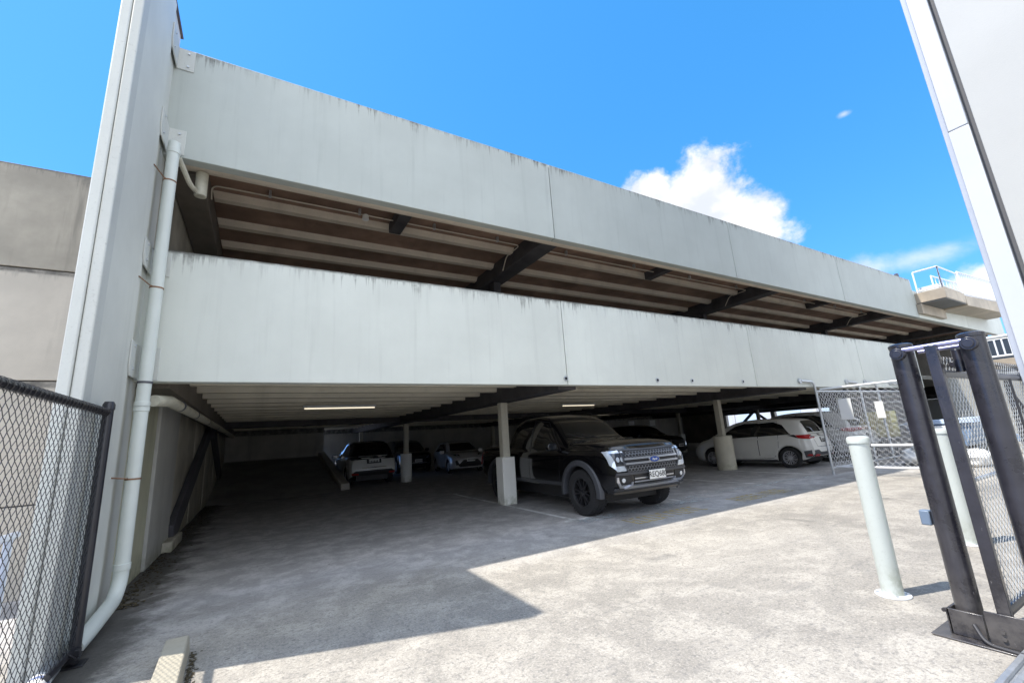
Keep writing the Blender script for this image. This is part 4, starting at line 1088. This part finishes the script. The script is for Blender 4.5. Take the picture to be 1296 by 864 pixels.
# ---- the black pickup
P = dict(x0=-2.68, x1=2.56, axles=(1.70, -1.57), rw=.40, arch=.475, track=.80, tw=.275, rim=CM['rim_black'], spokes=6, double=True, lug=True, rr=.60, paint=CM['black'],
    top=[(-2.68, 1.18), (-2.55, 1.24), (-1.15, 1.30), (-1.05, 1.42), (-.86, 1.78), (-.5, 1.865), (0, 1.875), (.42, 1.83), (.62, 1.745), (1.18, 1.335), (1.32, 1.30), (1.8, 1.295), (2.3, 1.26), (2.5, 1.20), (2.56, 1.14)],
    belt=[(-2.68, 1.08), (-1, 1.15), (.5, 1.13), (1.2, 1.14), (1.7, 1.15), (2.3, 1.13), (2.56, 1.05)],
    plan=[(-2.68, .86), (-2.4, .93), (1.9, .945), (2.2, .935), (2.42, .90), (2.56, .85)],
    roofw=[(-2.68, .80), (-1.1, .80), (-.8, .66), (.4, .66), (.65, .70), (1.25, .78), (1.5, .84), (2.56, .78)],
    sill=[(-2.68, .62), (-2.1, .48), (2.1, .46), (2.4, .42), (2.56, .40)], bow=(.03, .07), crown=.05,
    nose=[(.45, -.12), (.62, -.01), (.8, .0), (1.0, -.02), (1.13, -.09)], tail=[(.4, .05), (1.2, 0)],
    windows=[[(-.78, 1.20), (-.10, 1.185), (-.06, 1.72), (-.50, 1.74), (-.70, 1.66)], [(-.01, 1.185), (1.02, 1.17), (.88, 1.30), (.46, 1.66), (.30, 1.70), (.03, 1.72)]],
    doors=[[(-.92, .60), (-.06, .56), (-.05, 1.78), (-.60, 1.78), (-.95, 1.30)], [(-.05, .56), (1.06, .56), (1.10, 1.14), (.50, 1.72), (-.04, 1.78)]],
    handles=[(-.72, 1.05), (.16, 1.04)], handle_mat=CM['black'], mirror=(.98, .90, 1.22), mirror_mat=CM['black'],
    screen_view='front', screen=[(-.70, 1.33), (-.4, 1.30), (.4, 1.30), (.70, 1.33), (.57, 1.74), (.3, 1.785), (-.3, 1.785), (-.57, 1.74)],
    sidetrim=[[(-1.05, .47), (1.20, .46), (1.20, .55), (-1.05, .56)]])
pk = make_car(P, 'pickup_truck', 'glossy black double cab pickup truck parked nose out beside the white guarded column', 'pickup truck', (6.10, 8.2), -91)
_part = P['part']
def lift(v): return v if v < .74 else .74+(v-.74)*1.13
def part(nm, mat, items, *a, **k):
    return _part(nm, mat, [(vw, [(u, lift(v)) for u, v in q] if vw == 'front' else q) for vw, q in items], *a, **k)
# wheel arch flares
for s in (1, -1):
    for ax in P['axles']:
        T = Matrix.Translation((ax, s*.93, .40)) @ Matrix.Rotation(-s*math.pi/2, 4, 'X')
        a0, a1 = (math.pi-.12, 2*math.pi+.12) if s > 0 else (-.12, math.pi+.12)
        MB().lathe([(.468, -.06), (.468, .040), (.485, .052), (.560, .038), (.575, .008), (.575, -.05)], T, 30, a0, a1).build('arch_flare', CM['flare'], pk, smooth=40)
# front: grille, lamps, bumper
gr = part('grille', CM['trim'], [('front', [(-.56, .74), (.56, .74), (.64, .86), (.66, 1.06), (-.66, 1.06), (-.64, .86)])], eps=.006, thick=.03)
fx = lambda y, z: (P['tree'].ray_cast(Vector((6, y, z)), Vector((-1, 0, 0)))[0] or Vector((2.5, 0, 0))).x
def front_loop(mb, pts, r, off, n=6, close=True):
    q = [Vector((fx(y, lift(z))+off, y, lift(z))) for y, z in pts]
    if close: q.append(q[0])
    mb.tube(q, r, n)
for zs in ((.785, .825), (.99, 1.03)):                  # honeycomb mesh of the grille
  mb = MB()
  for j, z in enumerate(zs):
    for k in range(17):
        y = -.56+k*.07+(.035 if j % 2 else 0)
        if abs(y) < .58: front_loop(mb, [(y+.034*math.cos(math.pi/6+q*math.pi/3)*1.1, z+.024*math.sin(math.pi/6+q*math.pi/3)) for q in range(6)], .0055, .012, 4)
  mb.build('grille_mesh', CM['meshgrey'], gr, smooth=0)
for z in (.875, .945): part('grille_bar', CM['satin'], [('front', [(-.63, z-.014), (.63, z-.014), (.63, z+.014), (-.63, z+.014)])], gr, eps=.030, thick=.022)
part('grille_surround', CM['flare'], [('front', q) for q in ribbon([(-.57, .73), (.57, .73), (.66, .86), (.68, 1.07), (-.68, 1.07), (-.66, .86)], .022)], gr, eps=.022, thick=.02)
part('hood_edge', P['paint'], [('front', [(-.80, 1.085), (.80, 1.085), (.74, 1.125), (-.74, 1.125)])], eps=.012, thick=.02)
em = part('emblem', CM['chrome'], [('front', ell(0, .91, .125, .052, 28))], gr, eps=.045, thick=.03, grid=.5)
part('emblem_face', CM['emblem'], [('front', ell(0, .91, .108, .040, 28))], em if False else gr, eps=.049, thick=.01, grid=.5)
ex = fx(0, lift(.91))+.052
text_mesh('emblem_script', 'Ford', .058, CM['plate'], gr, Matrix.Translation((ex, 0, lift(.912))) @ Matrix(((0, 0, 1, 0), (1, .25, 0, 0), (0, 1, 0, 0), (0, 0, 0, 1))), .002)
for s in (1, -1):
    f = (lambda p: p) if s > 0 else mir
    hl = part('headlight', CM['lamp_dark'], [('front', f([(.60, .77), (.80, .77), (.872, .86), (.885, 1.06), (.60, 1.075)]))], eps=.008, thick=.03, grid=.035)
    part('lamp_bar', CM['lamp'], [('front', f([(.80, .775), (.83, .80), (.876, .87), (.882, 1.06), (.835, 1.065), (.83, .90)])), ('front', f([(.62, 1.035), (.835, 1.03), (.835, 1.068), (.62, 1.075)])), ('front', f([(.63, .775), (.81, .775), (.825, .85), (.64, .85)]))], hl, eps=.016, thick=.016, grid=.035)
    part('lamp_projector', CM['lamp'], [('front', f(ell(.765, .945, .030, .036, 16))), ('front', f(ell(.685, .945, .026, .034, 16)))], hl, eps=.018, thick=.014, grid=.5)
    fp_ = part('fog_pocket', CM['trim'], [('front', f([(.50, .54), (.74, .53), (.82, .62), (.80, .71), (.52, .70)]))], eps=.010, thick=.03, grid=.035)
    part('fog_bezel', CM['satin'], [('front', f([(.49, .52), (.74, .51), (.835, .62), (.825, .69), (.795, .69), (.79, .63), (.73, .555), (.54, .56), (.535, .60), (.50, .60)]))], fp_, eps=.024, thick=.024, grid=.035)
    part('fog_lamp', CM['lamp'], [('front', f(ell(.70, .635, .034, .034, 16)))], fp_, eps=.022, thick=.02, grid=.5)
    tl = part('tail_light', CM['red'], [('rear', f([(.70, .80), (.86, .80), (.86, 1.12), (.72, 1.12)]))], eps=.01, thick=.02)
part('bumper', CM['flare'], [('front', [(-.84, .715), (.84, .715), (.83, .755), (-.83, .755)])], eps=.030, thick=.05)
part('lower_intake', CM['trim'], [('front', [(-.46, .56), (.46, .56), (.48, .70), (-.48, .70)])], eps=.008, thick=.02)
mb_it = [('front', [(-.47+.0, z-.010), (.47, z-.010), (.47, z+.010), (-.47, z+.010)]) for z in (.595, .645)]
part('intake_bar', CM['satin'], mb_it, eps=.02, thick=.02)
part('skid_plate', CM['satin'], [('front', [(-.66, .505), (.66, .505), (.56, .548), (-.56, .548)])], eps=.045, thick=.06)
part('bumper_lip', CM['flare'], [('front', [(-.83, .47), (.83, .47), (.82, .505), (-.82, .505)])], eps=.035, thick=.05)
part('bonnet_gap', CM['trim'], [('top', q) for q in (ribbon([(1.30, -.80), (2.42, -.76), (2.42, .76), (1.30, .80)], .010))], eps=.0015, thick=.006, grid=.1)
plate(pk, fx(0, .69)+.075, .685, 'front', 'REQ680', .36, .125)
mb = MB().box(fx(0, .69)+.0, -.15, .60, fx(0, .69)+.052, .15, .75); mb.build('plate_bracket', CM['trim'], pk, bevel=.004)
for s in (1, -1): MB().tube([(.35, s*.60, 1.87), (-.1, s*.60, 1.935), (-.75, s*.60, 1.90)], .018, 8).build('roof_rail', CM['trim'], pk)
for s in (1, -1): MB().tube(bent([(1.16, s*.12+.0, 1.34), (1.10, s*.12-.3, 1.40), (1.02, s*.12-.52, 1.455)], .1), .007, 6).build('wiper', CM['trim'], pk)

# ---- white hatchback (rear towards us)
J = dict(x0=-1.97, x1=1.98, axles=(1.20, -1.33), rw=.305, arch=.355, track=.735, tw=.19, rim=CM['rim_silver'], spokes=9, double=True, rr=.68, paint=CM['white'],
    top=[(-1.97, .93), (-1.90, 1.02), (-1.66, 1.40), (-1.5, 1.475), (-1.0, 1.52), (-.3, 1.535), (.2, 1.50), (.6, 1.38), (1.18, 1.06), (1.35, .985), (1.75, .88), (1.98, .74)],
    belt=[(-1.97, .88), (-1.5, .955), (-.5, .93), (.6, .90), (1.15, .89), (1.6, .80), (1.98, .66)],
    plan=[(-1.97, .72), (-1.8, .80), (-1.4, .84), (0, .848), (1.2, .835), (1.6, .79), (1.85, .70), (1.98, .60)],
    roofw=[(-1.97, .66), (-1.6, .57), (-.8, .60), (.2, .60), (.7, .63), (1.2, .70), (1.98, .54)],
    sill=[(-1.97, .34), (-1.75, .24), (1.6, .20), (1.98, .24)], bow=(.10, .13), crown=.05,
    nose=[(.2, -.06), (.5, .02), (.75, -.04)], tail=[(.25, .08), (.45, -.04), (.62, -.02), (.9, .04)],
    windows=[[(-1.42, 1.02), (-.48, .975), (-.46, 1.40), (-.95, 1.41), (-1.2, 1.31)], [(-.41, .975), (.92, .945), (.62, 1.15), (.28, 1.355), (-.02, 1.41), (-.40, 1.405)]],
    doors=[[(-1.02, .44), (-.86, .30), (-.45, .27), (-.44, 1.45), (-1.05, 1.43), (-1.08, .8)], [(-.44, .27), (.80, .27), (.86, .5), (.93, .92), (.28, 1.40), (-.43, 1.45)]],
    handles=[(-.83, .855), (.0-.20, .84)], mirror=(.80, .83, .98), pillars=[[(-.50, .975), (-.39, .975), (-.38, 1.41), (-.48, 1.405)], [(-1.44, 1.01), (.95, .925), (.95, .95), (-1.44, 1.035)]],
    screen_view='front', screen=[(-.62, 1.02), (.62, 1.02), (.50, 1.42), (-.50, 1.42)], rearglass=[(-.52, 1.05), (.52, 1.05), (.46, 1.38), (.3, 1.41), (-.3, 1.41), (-.46, 1.38)],
    sidetrim=[[(-.95, .205), (.82, .20), (.82, .245), (-.95, .25)]])
def finish_hatch_rear(S, root, txt, refl=True):
    part = S['part']; rx = lambda y, z: S['tree'].ray_cast(Vector((-6, y, z)), Vector((1, 0, 0)))[0].x
    zb_, w_ = S['lampz']
    for s in (1, -1):
        f = (lambda p: p) if s > 0 else mir
        side = 'left' if s > 0 else 'right'
        t = part('tail_light', CM['red'], [('rear', f([(w_-.26, zb_), (w_-.05, zb_-.02), (w_-.02, zb_+.10), (w_-.24, zb_+.10)])), (side, [(S['x0']+.03, zb_-.03), (S['x0']+.30, zb_), (S['x0']+.40, zb_+.10), (S['x0']+.10, zb_+.105)])], eps=.008, thick=.016, grid=.03)
        part('lamp_lens', CM['amber'] if False else CM['lamp'], [('rear', f([(w_-.20, zb_+.025), (w_-.12, zb_+.02), (w_-.12, zb_+.06), (w_-.20, zb_+.065)]))], t, eps=.014, thick=.01, grid=.03)
        part('lamp_trim', CM['trim'], [(side, [(S['x0']+.30, zb_-.005), (S['x0']+.62, zb_+.11), (S['x0']+.42, zb_+.115)])], t, eps=.007, thick=.012, grid=.03)
        if refl: part('reflector', CM['red'], [('rear', f([(w_-.26, .345), (w_-.06, .35), (w_-.07, .41), (w_-.24, .395)])), (side, [(S['x0']+.02, .36), (S['x0']+.16, .37), (S['x0']+.10, .42), (S['x0']+.03, .41)])], eps=.02, thick=.02, grid=.03)
    part('rear_bumper_trim', CM['flare'], [('rear', [(-w_+.03, .33), (w_-.03, .33), (w_-.03, .52), (w_-.2, .53), (w_-.28, .46), (-w_+.28, .46), (-w_+.2, .53), (-w_+.03, .52)])], eps=.012, thick=.03)
    for view in ('left', 'right'): part('bumper_corner', CM['flare'], [(view, [(S['x0']+.02, .33), (S['x0']+.20, .31), (S['x0']+.22, .50), (S['x0']+.02, .53)])], eps=.010, thick=.02)
    part('tailgate_gap', CM['trim'], [('rear', q) for q in ribbon([(-w_+.22, .62), (w_-.22, .62), (w_-.20, .80), (w_-.16, 1.0), (-w_+.16, 1.0), (-w_+.20, .80)], .009)], eps=.0015, thick=.006, grid=.1)
    part('plate_recess', CM['trim'], [('rear', [(-.25, .735), (.25, .735), (.25, .885), (-.25, .885)])], eps=.004, thick=.02)
    plate(root, rx(0, .81)-.012, .81, 'rear', txt)
J['lampz'] = (.88, .74)
jz = make_car(J, 'hatchback', 'white hatchback with black windows parked behind the round guarded column', 'car', (15.05, 9.08), 95)
finish_hatch_rear(J, jz, '')
J['part']('rear_emblem', CM['chrome'], [('rear', ell(0, .955, .05, .035, 14))], eps=.012, thick=.02, grid=.5)
J['part']('chrome_strip', CM['chrome'], [('rear', [(-.40, .605), (.40, .605), (.40, .625), (-.40, .625)])], eps=.012, thick=.02)

# ---- larger crossover, reused in several colours
def crossover(col, **k):
    S = dict(x0=-2.28, x1=2.30, axles=(1.36, -1.32), rw=.355, arch=.41, track=.79, tw=.22, rim=CM['rim_silver'], spokes=5, double=True, rr=.66, paint=CM[col],
        top=[(-2.28, .98), (-2.2, 1.08), (-1.95, 1.48), (-1.75, 1.60), (-1.1, 1.68), (-.3, 1.695), (.2, 1.66), (.55, 1.56), (1.10, 1.20), (1.25, 1.13), (1.8, 1.06), (2.18, .96), (2.30, .86)],
        belt=[(-2.28, .93), (-1.8, 1.06), (-.5, 1.02), (.6, .99), (1.15, 1.0), (1.8, .95), (2.30, .80)],
        plan=[(-2.28, .80), (-2.1, .88), (-1.6, .915), (1.3, .915), (1.8, .88), (2.1, .82), (2.30, .72)],
        roofw=[(-2.28, .72), (-1.85, .62), (-1, .64), (.3, .64), (.7, .68), (1.2, .76), (2.30, .66)],
        sill=[(-2.28, .40), (-2.0, .30), (2.0, .26), (2.30, .30)], bow=(.10, .14), crown=.05,
        nose=[(.25, -.08), (.5, .02), (.9, -.05)], tail=[(.3, .08), (.55, -.04), (.7, -.02), (1.0, .05)],
        windows=[[(-1.70, 1.14), (-.55, 1.07), (-.53, 1.56), (-1.1, 1.56), (-1.45, 1.44)], [(-.47, 1.07), (.92, 1.04), (.62, 1.28), (.25, 1.50), (-.05, 1.565), (-.46, 1.565)]],
        doors=[[(-1.1, .50), (-.9, .36), (-.52, .34), (-.50, 1.61), (-1.1, 1.6)], [(-.50, .34), (.86, .34), (.98, 1.0), (.28, 1.55), (-.49, 1.61)]],
        handles=[(-.92, .96), (-.2, .95)], mirror=(.82, .88, 1.10),
        screen_view='front', screen=[(-.68, 1.16), (.68, 1.16), (.55, 1.58), (.3, 1.61), (-.3, 1.61), (-.55, 1.58)], rearglass=[(-.58, 1.13), (.58, 1.13), (.52, 1.52), (-.52, 1.52)],
        sidetrim=[[(-.9, .265), (.92, .26), (.92, .34), (-.9, .35)]], lampz=(.98, .82), pillars=[[(-.57, 1.07), (-.45, 1.07), (-.44, 1.57), (-.55, 1.565)]])
    S.update(k); return S
def crossover_front(S, root, txt, lampm='lamp', gr_poly=None):
    part = S['part']; fx_ = lambda y, z: S['tree'].ray_cast(Vector((6, y, z)), Vector((-1, 0, 0)))[0].x
    part('grille', CM['trim'], [('front', gr_poly or [(-.36, .56), (.36, .56), (.50, .84), (-.50, .84)])], eps=.008, thick=.03)
    part('lower_intake', CM['trim'], [('front', [(-.55, .34), (.55, .34), (.60, .44), (-.60, .44)])], eps=.01, thick=.03)
    for s in (1, -1):
        f = (lambda p: p) if s > 0 else mir
        h = part('headlight', CM['lamp_dark'], [('front', f([(.42, .76), (.68, .79), (.72, .88), (.46, .84)]))], eps=.01, thick=.02, grid=.03)
        part('lamp_projector', CM['lamp'], [('front', f(ell(.56, .81, .035, .028, 12)))], h, eps=.016, thick=.014, grid=.5)
        part('corner_intake', CM['trim'], [('front', f([(.52, .40), (.66, .38), (.70, .56), (.62, .60)]))], eps=.010, thick=.02, grid=.04)
    plate(root, fx_(0, .60)+.03, .60, 'front', txt)
def split_paint(name, lo, hi, z):
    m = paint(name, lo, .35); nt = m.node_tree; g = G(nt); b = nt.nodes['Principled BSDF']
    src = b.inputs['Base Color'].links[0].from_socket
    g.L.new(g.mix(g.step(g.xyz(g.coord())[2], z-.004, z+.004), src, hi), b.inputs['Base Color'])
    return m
CM['white_black'] = split_paint('white car paint with black roof', (.74, .73, .69), (.004, .004, .005), 1.10)  # white below, black above the tail lamp height
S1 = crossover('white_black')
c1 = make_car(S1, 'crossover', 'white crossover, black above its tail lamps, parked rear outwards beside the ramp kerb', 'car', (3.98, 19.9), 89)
part = S1['part']
for s in (1, -1):
    f = (lambda p: p) if s > 0 else mir; side = 'left' if s > 0 else 'right'
    part('tail_light', CM['lamp_dark'], [('rear', f([(.42, 1.0), (.80, .96), (.80, 1.09), (.56, 1.10)])), (side, [(-2.24, .97), (-1.8, 1.02), (-1.85, 1.09), (-2.2, 1.09)])], eps=.01, thick=.02, grid=.04)
    part('reflector', CM['red'], [('rear', f([(.56, .43), (.80, .44), (.80, .49), (.57, .48)]))], eps=.02, thick=.02, grid=.04)
part('rear_bumper_trim', CM['trim'], [('rear', [(-.78, .36), (.78, .36), (.78, .50), (.66, .58), (-.66, .58), (-.78, .50)])], eps=.012, thick=.03)
part('chrome_strip', CM['chrome'], [('rear', [(-.45, .66), (.45, .66), (.45, .69), (-.45, .69)])], eps=.012, thick=.02)
part('plate_recess', CM['trim'], [('rear', [(-.27, .82), (.27, .82), (.27, .97), (-.27, .97)])], eps=.006, thick=.02)
plate(c1, S1['tree'].ray_cast(Vector((-6, 0, .9)), Vector((1, 0, 0)))[0].x-.014, .895, 'rear', '')
# ---- silver crossover behind the fence
S2 = crossover('silver')
c2 = make_car(S2, 'crossover', 'silver crossover behind the chain link, rear lamps towards the gate', 'car', (17.75, 9.15), 90)
finish_hatch_rear(S2, c2, '')
# ---- dark crossover deep inside
S3 = crossover('darkgrey')
c3 = make_car(S3, 'crossover', 'dark crossover deep inside between the pickup bonnet and the white hatchback', 'car', (17.5, 16.9), -84)
crossover_front(S3, c3, '')
# ---- dark car with a bright plate behind the middle column
S4 = crossover('black')
c4 = make_car(S4, 'crossover', 'black crossover with a bright number plate half hidden behind the middle column', 'car', (7.2, 24.6), -90)
crossover_front(S4, c4, '')
S4['part']('chrome_strip', CM['chrome'], [('front', [(-.60, .47), (.60, .47), (.60, .50), (-.60, .50)]), ('front', [(.36, .70), (.54, .74), (.52, .79), (.40, .77)])], eps=.02, thick=.02)
# ---- grey small hatch with the big dark grille
Y_ = dict(J); Y_.update(paint=CM['grey'], x0=-1.97, x1=2.0,
    top=[(-1.97, .93), (-1.90, 1.0), (-1.62, 1.34), (-1.4, 1.41), (-.8, 1.46), (-.2, 1.46), (.1, 1.43), (.4, 1.33), (.95, 1.02), (1.1, .97), (1.6, .90), (1.88, .80), (2.0, .70)],
    belt=[(-1.97, .88), (-1.5, .93), (-.5, .90), (.6, .88), (1.0, .88), (1.6, .80), (2.0, .64)],
    plan=[(-1.97, .74), (-1.8, .82), (-1.4, .89), (0, .87), (1.2, .90), (1.6, .86), (1.85, .80), (2.0, .70)],
    windows=[[(-1.30, .99), (-.50, .96), (-.48, 1.34), (-.95, 1.33)], [(-.43, .96), (.72, .93), (.40, 1.15), (.10, 1.32), (-.42, 1.345)]],
    doors=[[(-.46, .27), (.80, .27), (.80, .9), (.10, 1.37), (-.47, 1.39)]], handles=[(-.2, .82)], mirror=(.62, .84, .96),
    screen=[(-.64, 1.0), (.64, 1.0), (.52, 1.36), (-.52, 1.36)])
c5 = make_car(Y_, 'hatchback', 'grey hatchback with a wide dark grille facing out at the back', 'car', (8.75, 20.7), -97)
crossover_front(Y_, c5, '', gr_poly=[(-.52, .30), (.52, .30), (.50, .45), (.34, .60), (-.34, .60), (-.50, .45)])
for s in (1, -1):
    f = (lambda p: p) if s > 0 else mir
    Y_['part']('brow_lamp', CM['lamp'], [('front', f([(.44, .70), (.60, .715), (.60, .735), (.45, .725)]))], eps=.014, thick=.012, grid=.04)
# ---- one more dark car near the back wall
S6 = crossover('darkgrey')
c6 = make_car(S6, 'crossover', 'dark crossover against the back wall under the white sign plates', 'car', (22.5, 23.6), -90)
crossover_front(S6, c6, '')
